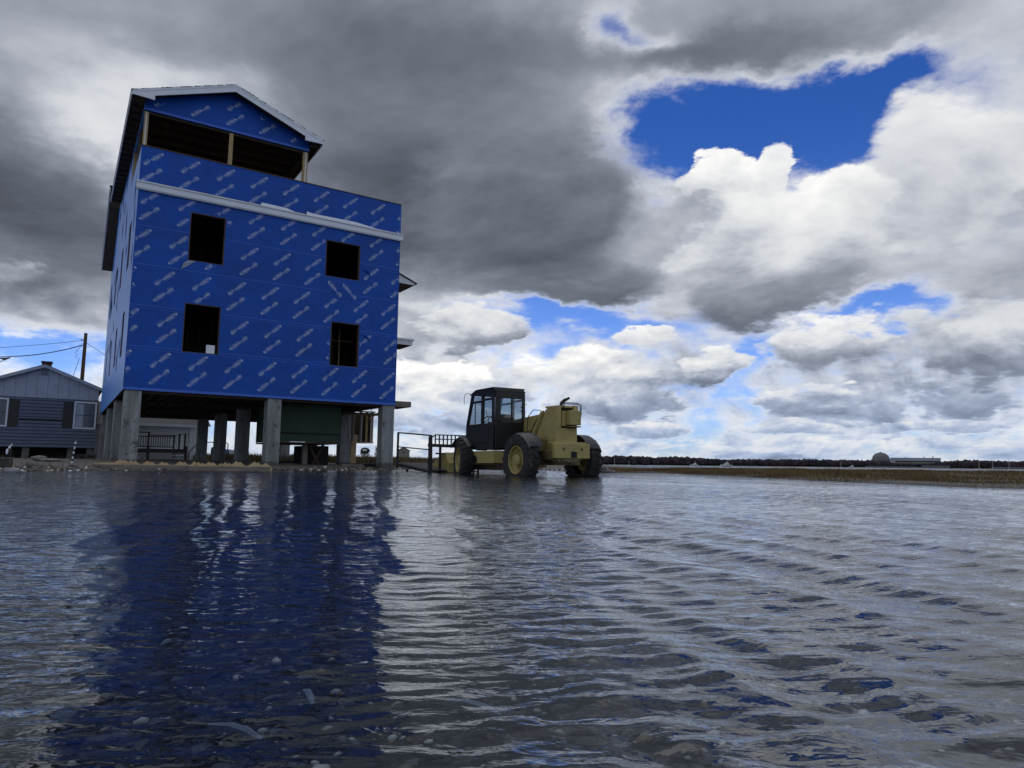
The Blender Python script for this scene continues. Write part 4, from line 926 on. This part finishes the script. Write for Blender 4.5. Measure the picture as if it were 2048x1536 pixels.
B(1.3, 4.5, -.045, -.02, .26, .32, 'lattice_frame', M_deck, dk); B(1.3, 4.5, -.045, -.02, .68, .72, 'lattice_frame', M_deck, dk)
for i in range(3): B(3.8, 4.5, -.05-.28*(2-i)-.28, -.05-.28*(2-i), .26+.18*i, .30+.18*i, 'step', M_deck, dk)

# ------------------------------------------------------------------ yard bits behind the piers
def AT(x, y, Y):
    X_, Y_ = x-1024, y-768; cr, sr = math.cos(ROLL), math.sin(ROLL); px, py = X_*cr+Y_*sr, -X_*sr+Y_*cr
    cp, sp = math.cos(PITCH), math.sin(PITCH); u, v = px/FPX, -py/FPX; t = Y/(cp-v*sp)
    return Vector((u*t, Y, CAM_H + (sp+v*cp)*t))
def ang(px): return (px-1024)/FPX
p = HW(6.35, 19.4); bar_ = thing('barrel', 'blue plastic barrel beside the white house wall', 'barrel', (p.x, p.y, .2))
MB().lathe([(0, 0), (.28, 0), (.30, .1), (.30, .35), (.31, .37), (.30, .40), (.30, .75), (.27, .88), (0, .9)], 20, 'Z').build('drum', M_barrel, bar_, smooth=True)
MB().lathe([(.315, .34), (.315, .38)], 20, 'Z').build('hoop', M_steel, bar_)
p = AT(376, 915, 40); hb = MB().tube([(p.x, p.y, .15), (p.x+.05, p.y, .75), (p.x+.5, p.y, 1.25), (p.x+1.3, p.y, 1.35), (p.x+2.1, p.y, 1.05)], .03, 6).build('bent_pipe', M_steel); tag(hb, 'black bent pipe arching beside the deck of the white house', 'pipe')
# trailer and small machinery beyond, left centre
p = AT(452, 922, 70); mc = thing('pump_trailer', 'small pump machine on a trailer in the distance between two middle piers', 'machine', (p.x, p.y, .25))
MB().box(-.9, .9, -.5, .5, .45, .62).build('frame', M_steel, mc); MB().lathe([(.28, -.45), (.28, -.35)], 14, 'Y', (-.2, 0, .38)).lathe([(.20, -.46), (0, -.47)], 14, 'Y', (-.2, 0, .38)).build('wheel', M_tyre, mc)
MB().box(-.7, .3, -.4, .4, .62, 1.15).build('engine_box', M_barrel, mc); MB().tube([(.1, 0, 1.1), (.1, 0, 1.7), (-.2, 0, 1.9)], .05, 6).build('exhaust', M_steel, mc); MB().box(.4, 1.3, -.4, .4, .5, 1.1).build('tank', M_plantw, mc)
# boat on stands with black canopy
def hull(L, Bm, H, bow=1.25):
    v = []; f = []; n = 9
    for i in range(n):
        t = i/(n-1); wd = Bm/2*(1 - max(0, (t-.45)/.55)**2.2)*(.92 if i == 0 else 1); top = H*(1 + .22*t*t); kz = H*.35*max(0, (t-.6)/.4)**2
        y = L*t
        v += [(-wd, y, top), (-wd*.82, y, H*.35+kz), (0, y, kz), (wd*.82, y, H*.35+kz), (wd, y, top)]
    for i in range(n-1):
        for j in range(4): f.append((i*5+j, i*5+j+1, i*5+6+j, i*5+5+j))
        f.append((i*5+4, i*5, i*5+5, i*5+9))
    f.append((0, 4, 3, 2, 1)); return MB().add(v, f)
def boat_stern(px, py, Y, Bm, H, label, canopy=True, name='motor_boat'):
    p = AT(px, py, Y); b_ = thing(name, label, 'boat', p, -math.atan2(p.x, p.y)*0 + .12)
    hull(6.2, Bm, H).build('hull', M_boat, b_)
    MB().lathe([(.11, 0), (.13, .35), (.10, .6), (0, .62)], 10, 'Z', (0, -.25, H*.5)).build('outboard_motor', M_canvas, b_)
    if canopy:
        c = MB(); n = 10; pr = [(math.cos(math.pi*k/n)*Bm*.46, H + .35 + .95*math.sin(math.pi*k/n)**.6) for k in range(n+1)]
        for k in range(n): 
            (a, z0), (b2, z1) = pr[k], pr[k+1]; c.prism([(a, .3, z0), (b2, .3, z1), (b2, 3.3, z1), (a, 3.3, z0)], (0, 0, .03))
        c.prism([(x, .32, z) for x, z in pr] + [(Bm*-.46, .32, H), (Bm*.46, .32, H)], (0, .03, 0)); c.build('canopy', M_canvas, b_)
        B(-Bm*.22, Bm*.22, .29, .318, H+.62, H+1.02, 'canopy_window', M_boat, b_)
    else:
        B(-Bm*.36, Bm*.36, 1.5, 3.8, H, H+1.3, 'cabin', M_boat, b_); B(-Bm*.30, Bm*.30, 1.48, 1.499, H+.55, H+1.1, 'cabin_window', M_wglass, b_); MB().box(-Bm*.4, Bm*.4, .8, 4.0, H+1.5, H+1.56).box(-Bm*.38, -Bm*.35, .9, 1.0, H, H+1.5).box(Bm*.35, Bm*.38, .9, 1.0, H, H+1.5).build('hardtop', M_boat, b_)
    for y in (.9, 3.2):
        for x in (-.7, .7): MB().bar((x, y, -.9), (x*.6, y, H*.3), .07, .07).build('stand', M_steel, b_)
    return b_
boat_stern(728.5, 914.5, 148, 1.95, .75, 'white motor boat with black canvas canopy on the low bank, between two right piers')
boat_stern(757, 913.5, 152, 2.2, .8, 'white motor boat with open hardtop half hidden behind the right corner pier', False)
# distant shed
p = AT(807, 913, 205); sh = thing('shed', 'small pale gabled shed far off behind the work platform rails', 'shed', p, .22)
B(-1.75, 1.75, 0, 4, -1, 1.75, 'wall', M_plantb, sh); MB().prism([(-1.75, -.02, 1.75), (1.75, -.02, 1.75), (0, -.02, 2.75)], (0, 4, 0)).build('gable', M_plantb, sh)
for s_ in (-1, 1): MB().prism([(0, -.2, 2.82), (s_*2.0, -.2, 1.72), (s_*2.0, -.2, 1.60), (0, -.2, 2.70)], (0, 4.4, 0)).build('roof', M_shingle, sh)
B(-.3, .3, -.06, -.03, .9, 1.4, 'window', M_wglass, sh)
rb_ = random.Random(5)
# distant moored boats
def cruiser(px, py, Y, L, label, mast=0):
    p = AT(px, py, Y); p.z = 0; b_ = thing('moored_boat', label, 'boat', p, R(90) + .15, 'white boats moored in the harbour')
    hull(L, L*.30, L*.13).build('hull', M_boat, b_); h = L*.13
    MB().box(-L*.11, L*.11, L*.28, L*.62, h, h+L*.12).box(-L*.08, L*.08, L*.33, L*.50, h+L*.12, h+L*.22).build('cabin', M_boat, b_)
    B(-L*.112, L*.112, L*.30, L*.60, h+L*.05, h+L*.10, 'cabin_window', M_wglass, b_)
    MB().tube([(0, L*.4, h), (0, L*.4, h+L*.40)], .05, 5).tube([(0, L*.9, h+.3), (0, L*.05, h+L*.1)], .03, 4).build('aerial_mast', M_boat, b_)
    return b_
cruiser(1398, 932, 330, 4.6, 'small white boat moored in front of the far wood, leftmost of three')
cruiser(1464, 933, 330, 6.0, 'larger white cabin boat moored in front of the far wood, middle of three')
cruiser(1710, 936, 420, 4.4, 'small white boat moored just left of the domed power plant')
for x, hh, ml in ((1229, 7, 'thin pale mast off the far shore, leftmost of all, just right of the rubble pile'), (1258, 5, 'shorter thin mast off the far shore, second from the left'), (1682, 6, 'thin mast just left of the moored boat beside the power plant'), (1958, 16, 'tallest thin mast off the far shore, right of the power plant'), (1985, 13, 'middle one of three thin masts at the right edge'), (2018, 12, 'thin mast nearest the right edge of the picture')):
    p = AT(x, 931, 420); p.z = 0
    o = MB().tube([(0, 0, -.3), (0, 0, hh*.62)], .07, 5).lathe([(.5, -.1), (.6, .3), (0, .35)], 8, 'Z').build('mooring_mast', M_boat, None, loc=p)
    tag(o, ml, 'mast', 'masts off the far shore')

# ------------------------------------------------------------------ far shore: power plant and woods
FD = 1750.0
dm0 = AT(1762, 926, FD); plant = thing('power_plant', 'power station with one concrete dome and long pale hall on the far shore', 'power station', (dm0.x, dm0.y, 0), -math.atan2(dm0.x, dm0.y)*1)
S = FD/FPX*1.05
MB().lathe([(15.6*S, 0), (15.6*S, 13*S), (15.2*S, 17*S), (13.2*S, 22.5*S), (9.5*S, 26.5*S), (5*S, 28.6*S), (1.5*S, 29.2*S), (1.2*S, 30.2*S), (0, 30.4*S)], 40, 'Z').build('containment_dome', M_plant, plant, smooth=True)
B(17*S, 96*S, -5*S, 25*S, 0, 18.0*S, 'turbine_hall', M_plantb, plant); B(16.9*S, 96.1*S, -5.2*S, 25*S, 12.0*S, 13.6*S, 'dark_window_band', M_dark, plant); B(16*S, 96.4*S, -5.3*S, 25*S, 13.6*S, 19.4*S, 'pale_upper_cladding', M_plantw, plant)
B(16*S, 24*S, -5.4*S, 25*S, 10*S, 17.5*S, 'annex', M_plantw, plant); B(-48*S, -14*S, -2*S, 20*S, 0, 12.4*S, 'low_building', M_plantw, plant)
for u, hh in ((70, 21.5), (84, 22.5), (40, 20.6)): B(u*S, (u+1.6)*S, 5*S, 7*S, 18*S, hh*S, 'roof_vent', M_plant, plant)
def foliage_mat(name, c1, c2, c3):
    m = bpy.data.materials.new(name); m.use_nodes = True; nt = m.node_tree; p = nt.nodes['Principled BSDF']
    tc = nt.nodes.new('ShaderNodeTexCoord'); n = noise(nt, tc.outputs['Object'], .035, 6, .75)
    nt.links.new(ramp(nt, n.outputs[0], [(.35, c1), (.5, c2), (.68, c3)]), p.inputs['Base Color']); p.inputs['Roughness'].default_value = 1; p.inputs['Specular IOR Level'].default_value = .1
    return m
M_wood = foliage_mat('far_wood_foliage', (.018, .024, .030), (.040, .036, .046), (.078, .054, .056))
def wood():
    rs = np.random.RandomState(9); vs = []; fs = []
    ico = [(0,0,1),(.89,0,.45),(.28,.85,.45),(-.72,.53,.45),(-.72,-.53,.45),(.28,-.85,.45),(.72,.53,-.45),(-.28,.85,-.45),(-.89,0,-.45),(-.28,-.85,-.45),(.72,-.53,-.45),(0,0,-1)]
    icf = [(0,1,2),(0,2,3),(0,3,4),(0,4,5),(0,5,1),(1,6,2),(2,7,3),(3,8,4),(4,9,5),(5,10,1),(1,10,6),(2,6,7),(3,7,8),(4,8,9),(5,9,10),(6,11,7),(7,11,8),(8,11,9),(9,11,10),(10,11,6)]
    # skyline heights (pixels above the horizon) read along the shore
    prof = [(-900, 9), (100, 9), (480, 8), (800, 4), (900, 5), (1195, 15), (1250, 17.5), (1310, 15), (1350, 16.5), (1450, 13), (1560, 14), (1640, 14.5), (1740, 14), (1800, 11), (1880, 13), (1920, 17), (1960, 16), (2050, 15), (2700, 15)]
    xs_, hs_ = zip(*prof)
    for i in range(9500):
        px = rs.uniform(-900, 2700); base = 14 + 0*px
        layer = rs.rand()
        D = 1160 + 500*layer**1.0
        if 1700 < px < 1870 and layer > .5 and D > 1500: continue
        H = np.interp(px, xs_, hs_)*1.02*D/FPX*(.60 + .42*rs.rand()**.5)
        if 1780 < px < 1870: H *= .8
        a = math.atan2(px-1024, FPX); x, y = math.sin(a)*D/math.cos(a)*1.0, D; r = H*rs.uniform(.22, .40)
        for zz, rr in ((H-r*.9, r), (H*.42, r*1.25)):
            n = len(vs); j = 1 + .35*rs.standard_normal(12)*.6
            for k, (ix, iy, iz) in enumerate(ico): vs.append((x+ix*rr*j[k]*1.3, y+iy*rr*1.3, zz+iz*rr*j[k]))
            fs += [(a_+n, b_+n, c_+n) for a_, b_, c_ in icf]
            if H < 9: break
    me = bpy.data.meshes.new('far_wood'); me.from_pydata(vs, [], fs); me.materials.append(M_wood); o = put('far_wood', me); o['kind'] = 'stuff'
wood()
ln = MB(); 
for (x0, x1, Y, z1) in ((1735, 1830, 1120, 3.0), (1850, 1900, 1130, 5.0), (1990, 2060, 1130, 4.0)):
    a = AT(x0, 935, Y); b_ = AT(x1, 936, Y); 
    o = MB().box(0, b_.x-a.x, 0, 8, -1, z1).build('shore_shed', M_plant, None, loc=(a.x, a.y, 0)); tag(o, {1735: 'low grey shore building right below the domed plant', 1850: 'pale low building on the far shore right of the plant hall', 1990: 'long low shore building at the far right edge'}[x0], 'building')
# harbour boats and bushes behind the middle piers, far off
for i, (x, w2, bl) in enumerate(((465, 2.2, 'far white boat on the bank seen beside the pump trailer'), (508, 2.6, 'far white boat on the bank seen just left of the second front pier'), (590, 2.0, 'far white boat on the bank seen below the left end of the green panels'), (622, 2.4, 'far white boat on the bank seen below the middle of the green panels'))):
    p = AT(x, 914, 165); p.z = 1.0; o = thing('beached_boat', bl, 'boat', p, 1.2 + i*.3, 'boats hauled out on the far bank')
    hull(4.5, 1.6, .7).build('hull', M_boat, o); B(-.4, .4, 1.4, 2.4, .7, 1.5, 'cabin', M_boat, o)
    MB().tube([(0, 1.5, .7), (0, 1.5, 3.2+.6*(i % 2))], .05, 5).build('mast', M_steel, o)

# ------------------------------------------------------------------ marsh grass, reeds, weeds
def grass_mat(name, cols):
    m = bpy.data.materials.new(name); m.use_nodes = True; nt = m.node_tree; p = nt.nodes['Principled BSDF']
    tc = nt.nodes.new('ShaderNodeTexCoord'); n = noise(nt, tc.outputs['Object'], .45, 6, .7); nf = noise(nt, tc.outputs['Object'], 9, 3)
    f = X(nt, n.outputs[0])*.75 + X(nt, nf.outputs[0])*.25
    nt.links.new(ramp(nt, f, [(.36, cols[0]), (.5, cols[1]), (.62, cols[2])]), p.inputs['Base Color']); p.inputs['Roughness'].default_value = .9; p.inputs['Specular IOR Level'].default_value = .15
    return m
M_marsh = grass_mat('autumn_marsh_grass', ((.070, .044, .026), (.14, .10, .052), (.29, .22, .11)))
M_reed = grass_mat('dry_reeds', ((.08, .065, .04), (.15, .12, .07), (.26, .20, .12)))
def blades(name, xs, ys, zs, hs, ws, m, lean=.35, seed=1):
    rs = np.random.RandomState(seed); n = len(xs); a = rs.uniform(0, 2*np.pi, n); l = hs*lean*rs.uniform(.1, 1, n); la = rs.normal(-.6, .9, n)
    co = np.zeros((n, 5, 3)); dx_, dy_ = np.cos(a)*ws/2, np.sin(a)*ws/2; lx, ly = np.cos(la)*l, np.sin(la)*l
    co[:, 0] = np.stack([xs-dx_, ys-dy_, zs], 1); co[:, 1] = np.stack([xs+dx_, ys+dy_, zs], 1)
    co[:, 2] = np.stack([xs+dx_*.8+lx*.3, ys+dy_*.8+ly*.3, zs+hs*.55], 1); co[:, 3] = np.stack([xs-dx_*.8+lx*.3, ys-dy_*.8+ly*.3, zs+hs*.55], 1)
    co[:, 4] = np.stack([xs+lx, ys+ly, zs+hs], 1)
    b = np.arange(n)*5; q = np.stack([b, b+1, b+2, b+3], 1); t = np.stack([b+3, b+2, b+4], 1)
    me = bpy.data.meshes.new(name); me.vertices.add(n*5); me.vertices.foreach_set('co', co.ravel()); me.loops.add(n*7)
    me.loops.foreach_set('vertex_index', np.concatenate([q.ravel(), t.ravel()])); me.polygons.add(2*n); me.polygons.foreach_set('loop_start', np.concatenate([np.arange(n)*4, 4*n+np.arange(n)*3]))
    me.update(calc_edges=True); me.materials.append(m); o = put(name, me); o['kind'] = 'stuff'; return o
def scatter(poly, n, box, edge_pow, seed, clump=1.4, dmax=14):
    rs = np.random.RandomState(seed); X_, Y_ = [], []; got = 0
    while got < n:
        x = rs.uniform(box[0], box[1], n*3); y = rs.uniform(box[2], box[3], n*3); d = inside_dist(x, y, poly)
        wob = vnoise(x, y, 1.1, 3)*.22 + vnoise(x, y, 4.2, 4)*.08
        d = d + wob; dens = np.exp(-np.maximum(d, 0)/dmax)*np.clip(.75 + .5*vnoise(x, y, clump, seed+40), .05, 1)
        k = (d > -.12) & (rs.rand(len(x)) < dens) & (np.abs(np.arctan2(x, y)) < R(60)); X_.append(x[k]); Y_.append(y[k]); got += k.sum()
    return np.concatenate(X_)[:n], np.concatenate(Y_)[:n]
mx_, my_ = scatter(MARSH, 90000, (2, 70, 2, 62), 1, 11, dmax=9)
rs = np.random.RandomState(4); tall = np.clip(.75 + .30*vnoise(mx_, my_, .8, 71) + .22*vnoise(mx_, my_, 3.1, 72), .22, 1.4)
de = inside_dist(mx_, my_, MARSH)
blades('marsh_grass', mx_, my_, ground_z(mx_, my_)-.02, (.13 + .07*rs.rand(len(mx_)))*tall*np.clip(.55+de*.35, .5, 1), .006 + .0005*np.hypot(mx_, my_), M_marsh, seed=2)
# taller reeds behind the work platform and along the land
RE = [(-4.2, 33.5), (1.6, 37), (2.5, 60), (-4, 60), (-24, 60), (-24, 44), (-12, 38)]
rx_, ry_ = scatter(RE, 30000, (-26, 5, 30, 62), 1, 12, dmax=30)
blades('dry_reeds', rx_, ry_, ground_z(rx_, ry_)-.02, .22 + .36*rs.rand(len(rx_)), .012 + .0006*np.hypot(rx_, ry_), M_reed, seed=3)
wx2, wy2 = scatter([(-24, 12), (-11, 14), (-11.5, 18.5), (-12, 26), (-19, 33.5), (-30, 30)], 5000, (-30, -10, 11, 34), 1, 13, clump=2.4, dmax=6)
wk = vnoise(wx2, wy2, 1.3, 90) > .9; wx2, wy2 = wx2[wk], wy2[wk]
blades('shore_weeds', wx2, wy2, ground_z(wx2, wy2)-.01, .06 + .20*rs.rand(len(wx2)), np.full(len(wx2), .014), M_reed, seed=5)
ux, uy = scatter([(-6, 118), (3, 120), (3, 170), (-150, 170), (-150, 118)], 9000, (-150, 5, 118, 170), 1, 14, dmax=60)
blades('bank_scrub', ux, uy, ground_z(ux, uy)-.05, .15 + .7*rs.rand(len(ux))**3, np.full(len(ux), .12), M_marsh, lean=.5, seed=6)

# ------------------------------------------------------------------ stones
def stone_mesh(seed, sub=1, flat=.6):
    rs_ = np.random.RandomState(seed); import bmesh
    bm = bmesh.new(); bmesh.ops.create_icosphere(bm, subdivisions=sub, radius=1)
    st_ = rs_.uniform(.7, 1.3, 3)
    for v in bm.verts:
        k = 1 + .22*mnoise.noise(v.co*1.3 + Vector((seed, 0, 0))); v.co = Vector((v.co.x*st_[0], v.co.y*st_[1], v.co.z*flat))*k
    co = np.array([v.co[:] for v in bm.verts]); bm.verts.index_update(); f = np.array([[v.index for v in p_.verts] for p_ in bm.faces]); bm.free(); return co, f
def pebbles(name, n, sampler, smin, smax, m, seed, sub=1, smooth=True):
    rs_ = np.random.RandomState(seed); base = [stone_mesh(seed*10+i, sub, rs_.uniform(.35, .7)) for i in range(6)]
    xs, ys = sampler(rs_, n); zs = ground_z(xs, ys); sz = smin + (smax-smin)*rs_.rand(n)**4; a = rs_.uniform(0, 6.28, n); cs, fs, off_ = [], [], 0
    for i in range(n):
        co, f = base[i % 6]; c, s = math.cos(a[i]), math.sin(a[i]); tl = rs_.normal(0, .2)
        x = co[:, 0]*c - co[:, 1]*s; y = co[:, 0]*s + co[:, 1]*c
        cs.append(np.stack([xs[i]+x*sz[i], ys[i]+y*sz[i], zs[i] + sz[i]*.12 + (co[:, 2]+x*tl)*sz[i]], 1)); fs.append(f+off_); off_ += len(co)
    co = np.concatenate(cs); f = np.concatenate(fs); me = bpy.data.meshes.new(name); me.vertices.add(len(co)); me.vertices.foreach_set('co', co.ravel())
    me.loops.add(len(f)*3); me.loops.foreach_set('vertex_index', f.ravel()); me.polygons.add(len(f)); me.polygons.foreach_set('loop_start', np.arange(len(f))*3); me.polygons.foreach_set('use_smooth', np.full(len(f), smooth))
    me.update(calc_edges=True); me.materials.append(m); o = put(name, me); o['kind'] = 'stuff'; return o
def pebble_mat():
    m = bpy.data.materials.new('mixed_pebbles'); m.use_nodes = True; nt = m.node_tree; p = nt.nodes['Principled BSDF']
    tc = nt.nodes.new('ShaderNodeTexCoord'); g = nt.nodes.new('ShaderNodeNewGeometry')
    c = ramp(nt, g.outputs['Random Per Island'], [(0, (.02, .02, .02)), (.40, (.055, .050, .045)), (.62, (.10, .075, .05)), (.76, (.20, .19, .18)), (.86, (.30, .19, .07)), (.90, (.55, .55, .55)), (1, (.80, .80, .78))])
    nt.links.new(c, p.inputs['Base Color']); p.inputs['Roughness'].default_value = .6; return m
M_peb = pebble_mat()
def fan(rs_, n):
    r = .45 + 5.5*rs_.rand(n)**1.5; a = rs_.uniform(-R(50), R(50), n); return r*np.sin(a), r*np.cos(a)
pebbles('pebble_bed', 12000, fan, .003, .014, M_peb, 3)
def shore(rs_, n):
    out_x, out_y = [], []
    while sum(map(len, out_x)) < n:
        x = rs_.uniform(-24, 3, n*4); y = rs_.uniform(11, 36, n*4); d = inside_dist(x, y, LAND); k = (np.abs(d-.3) < 1.5*rs_.rand(len(x))) ; out_x.append(x[k]); out_y.append(y[k])
    return np.concatenate(out_x)[:n], np.concatenate(out_y)[:n]
pebbles('shore_gravel', 7000, shore, .012, .07, M_peb, 5)
def pile(rs_, n): return 3.15 + rs_.normal(0, .42, n), 26.4 + rs_.normal(0, .6, n)
def pile_z():
    rs_ = np.random.RandomState(8)
    o = thing('rubble_pile', 'low grey rubble pile just right of the telehandler rear wheel', 'rubble', (3.25, 26.5, 0))
    base = [stone_mesh(90+i, 1, .7) for i in range(5)]
    mes = []
    for co, f in base:
        me = bpy.data.meshes.new('rock'); me.from_pydata(co.tolist(), [], f.tolist()); me.materials.append(M_rock); mes.append(me)
    for i in range(130):
        x, y = rs_.normal(0, .30), rs_.normal(0, .5); z = .34*math.exp(-(x/.42)**2 - (y/.8)**2)*rs_.rand()**.4; s = rs_.uniform(.04, .11)
        q = put('rock', mes[i % 5], o, (x, y, z), (rs_.uniform(0, 3), rs_.uniform(0, 3), rs_.uniform(0, 6))); q.scale = (s, s, s)
pile_z()
# single rocks, slab, litter on the left shore
def rock(x, y, z, sx, sy, sz_, label, seed, m=M_rock, cat='rock', name='rock'):
    co, f = stone_mesh(seed, 2, .8); me = bpy.data.meshes.new(name); me.from_pydata((co*[sx, sy, sz_]).tolist(), [], f.tolist()); me.materials.append(m)
    o = put(name, me, None, (x, y, z)); tag(o, label, cat); return o
p = AT(40, 916, 16.5)
s0 = AT(-60, 0, 15.8)
sl = thing('concrete_slab', 'broken dark concrete slab on the shore at the left edge below the cottage', 'slab', (-13.6, 15.9, .0), .05)
MB().prism([(-1.9, -.25, -.1), (1.25, -.28, -.1), (1.55, .0, -.1), (1.5, .9, -.1), (-1.9, .9, -.1)], (0, 0, .42)).build('slab_body', M_slab, sl, bevel=.03)
MB().prism([(-1.9, -.22, .322), (1.0, -.24, .322), (1.30, .0, .322), (1.2, .8, .322), (-1.9, .8, .322)], (0, 0, .05)).build('slab_top', M_slab, sl, bevel=.02)
MB().prism([(1.20, -.2, .34), (1.5, .05, .20), (1.52, .1, .24), (1.15, .1, .40)], (0, .3, .02)).build('broken_edge', M_gable, sl)
rock(AT(78, 915, 19).x, 19, .30, .24, .15, .10, 'grey tilted stone lying behind the slab', 31)
rock(AT(105, 918, 18.5).x, 18.5, .26, .35, .2, .06, 'flat dark stone in front of the cottage crawl space', 32)
rock(AT(60, 927, 16.4).x, 16.4, .16, .10, .1, .12, 'dark jagged stone touching the right end of the slab', 33)
rock(AT(140, 943, 15).x, 15, .04, .05, .04, .02, 'small white shell at the waterline below the striped stake', 34, M_white, 'shell', 'shell')
rock(AT(156, 940, 15.3).x, 15.3, .05, .04, .03, .02, 'tiny white shell at the waterline nearest the grey plank', 35, M_white, 'shell', 'shell')
p = AT(18, 911, 16.2); bd = thing('garden_ornament', 'small black and white bird-like ornament standing on the broken slab', 'ornament', (p.x, p.y, p.z-.02))
bd.scale = (.72, .72, .72)
MB().lathe([(.055, 0), (.075, .08), (.06, .2), (.035, .26)], 12, 'Z').build('body', M_canvas, bd, smooth=True); MB().lathe([(.0, .0), (.03, .02), (.045, .1), (.03, .18), (0, .2)], 10, 'Z', (-.03, -.05, .05)).build('breast', M_white, bd, smooth=True)
MB().tube([(0, 0, .24), (-.01, 0, .31), (.05, 0, .37), (.075, 0, .42)], [.03, .035, .02, .005], 8).build('head', M_white, bd, smooth=True)
p0 = AT(144, 920, 21); p1 = AT(151.5, 883, 21); sk = thing('striped_stake', 'thin black and white striped stake leaning before the cottage', 'stake', (p0.x, p0.y, 0))
L_ = p1-p0; 
for i in range(9):
    a = V3(L_.x*i/9, 0, .15+(p1.z-.15)*i/9); c = V3(L_.x*(i+1)/9, 0, .15+(p1.z-.15)*(i+1)/9); MB().tube([a, c], .022, 8).build('stripe', M_white if i % 2 == 0 else M_steel, sk)
p = AT(25, 942, 14.0); bt = thing('plastic_bottle', 'clear plastic bottle lying at the waterline at far left', 'bottle', (p.x, p.y, .055), .15)
MB().lathe([(0, -.14), (.045, -.14), (.055, -.12), (.05, -.06), (.055, 0), (.05, .04), (.055, .08), (.03, .13), (.016, .15), (.016, .17)], 14, 'X').build('bottle_body', M_bottle, bt, smooth=True); MB().lathe([(0, .19), (.02, .19), (.02, .165)], 12, 'X').build('cap', M_white, bt)
# timber and junk under and behind the house
def log(px, py, Y, L, wd, h_, rz, label, m, cat='timber', name='timber'):
    p = AT(px, py, Y); z = gz_at(p.x, p.y); o = MB().box(-L/2, L/2, -wd/2, wd/2, 0, h_).build(name, m, None, bevel=min(wd, h_)*.12, loc=(p.x, p.y, z)); o.rotation_euler = (random.uniform(-.05, .05), random.uniform(-.05, .05), rz); tag(o, label, cat); return o
log(575, 932, 30, 1.6, .2, .10, .2, 'dark timber lying under the blue house left of the pit block', M_deck)
log(735, 933, 30, 1.7, .5, .16, .35, 'dark heap of wet timber between the right corner pier and the beige post', M_dark)
log(632, 928, 60, 3.6, 1.2, .35, .1, 'white hauled-out dinghy upside down behind the hung green enclosure', M_boat, 'dinghy', 'upturned_dinghy')
log(590, 931, 50, 4.5, .3, .08, .05, 'pale plank lying on the ground beyond the middle piers', M_gable)
log(462, 932, 45, 3, .5, .10, .05, 'pale board on the gravel seen between the two middle piers', M_gable)
log(705, 934, 27.5, .9, .2, .10, .6, 'short brown timber lying behind the beige post', M_greywood)
rock(-1.05*.9, 1.02, -.05, .07, .05, .045, 'dark submerged stone at the lower left of the picture', 51, M_rock, 'stone', 'stone')
rock(-1.02, 1.28, -.045, .10, .03, .02, 'long dark stone just under the water at lower left', 52, M_rock, 'stone', 'stone')
for (px_, py_, L, a, lb) in ((470, 1480, .10, -.5, 'pale twig on the pebble bed at the bottom of the picture'), (616, 1408, .07, -1.1, 'short white twig under water right of the long pale one'), (945, 1430, .10, -.6, 'white curled shell fragment under water at bottom centre')):
    d_ = AT(px_, py_, 1.0)
    t_ = (CAM_H+.05)/(CAM_H-d_.z); x, y = d_.x*t_, t_
    pts = [V3(x-L*math.cos(a)*.5*k*1.0, y-L*math.sin(a)*.5*k, -.035 - .006*k*k + (0)) for k in (-1, -.4, .2, 1)]
    o = MB().tube(pts, [.003, .006, .0055, .003], 7).build('twig' if 'twig' in lb else 'shell_fragment', M_gable, None, smooth=True); tag(o, lb, 'twig' if 'twig' in lb else 'shell')
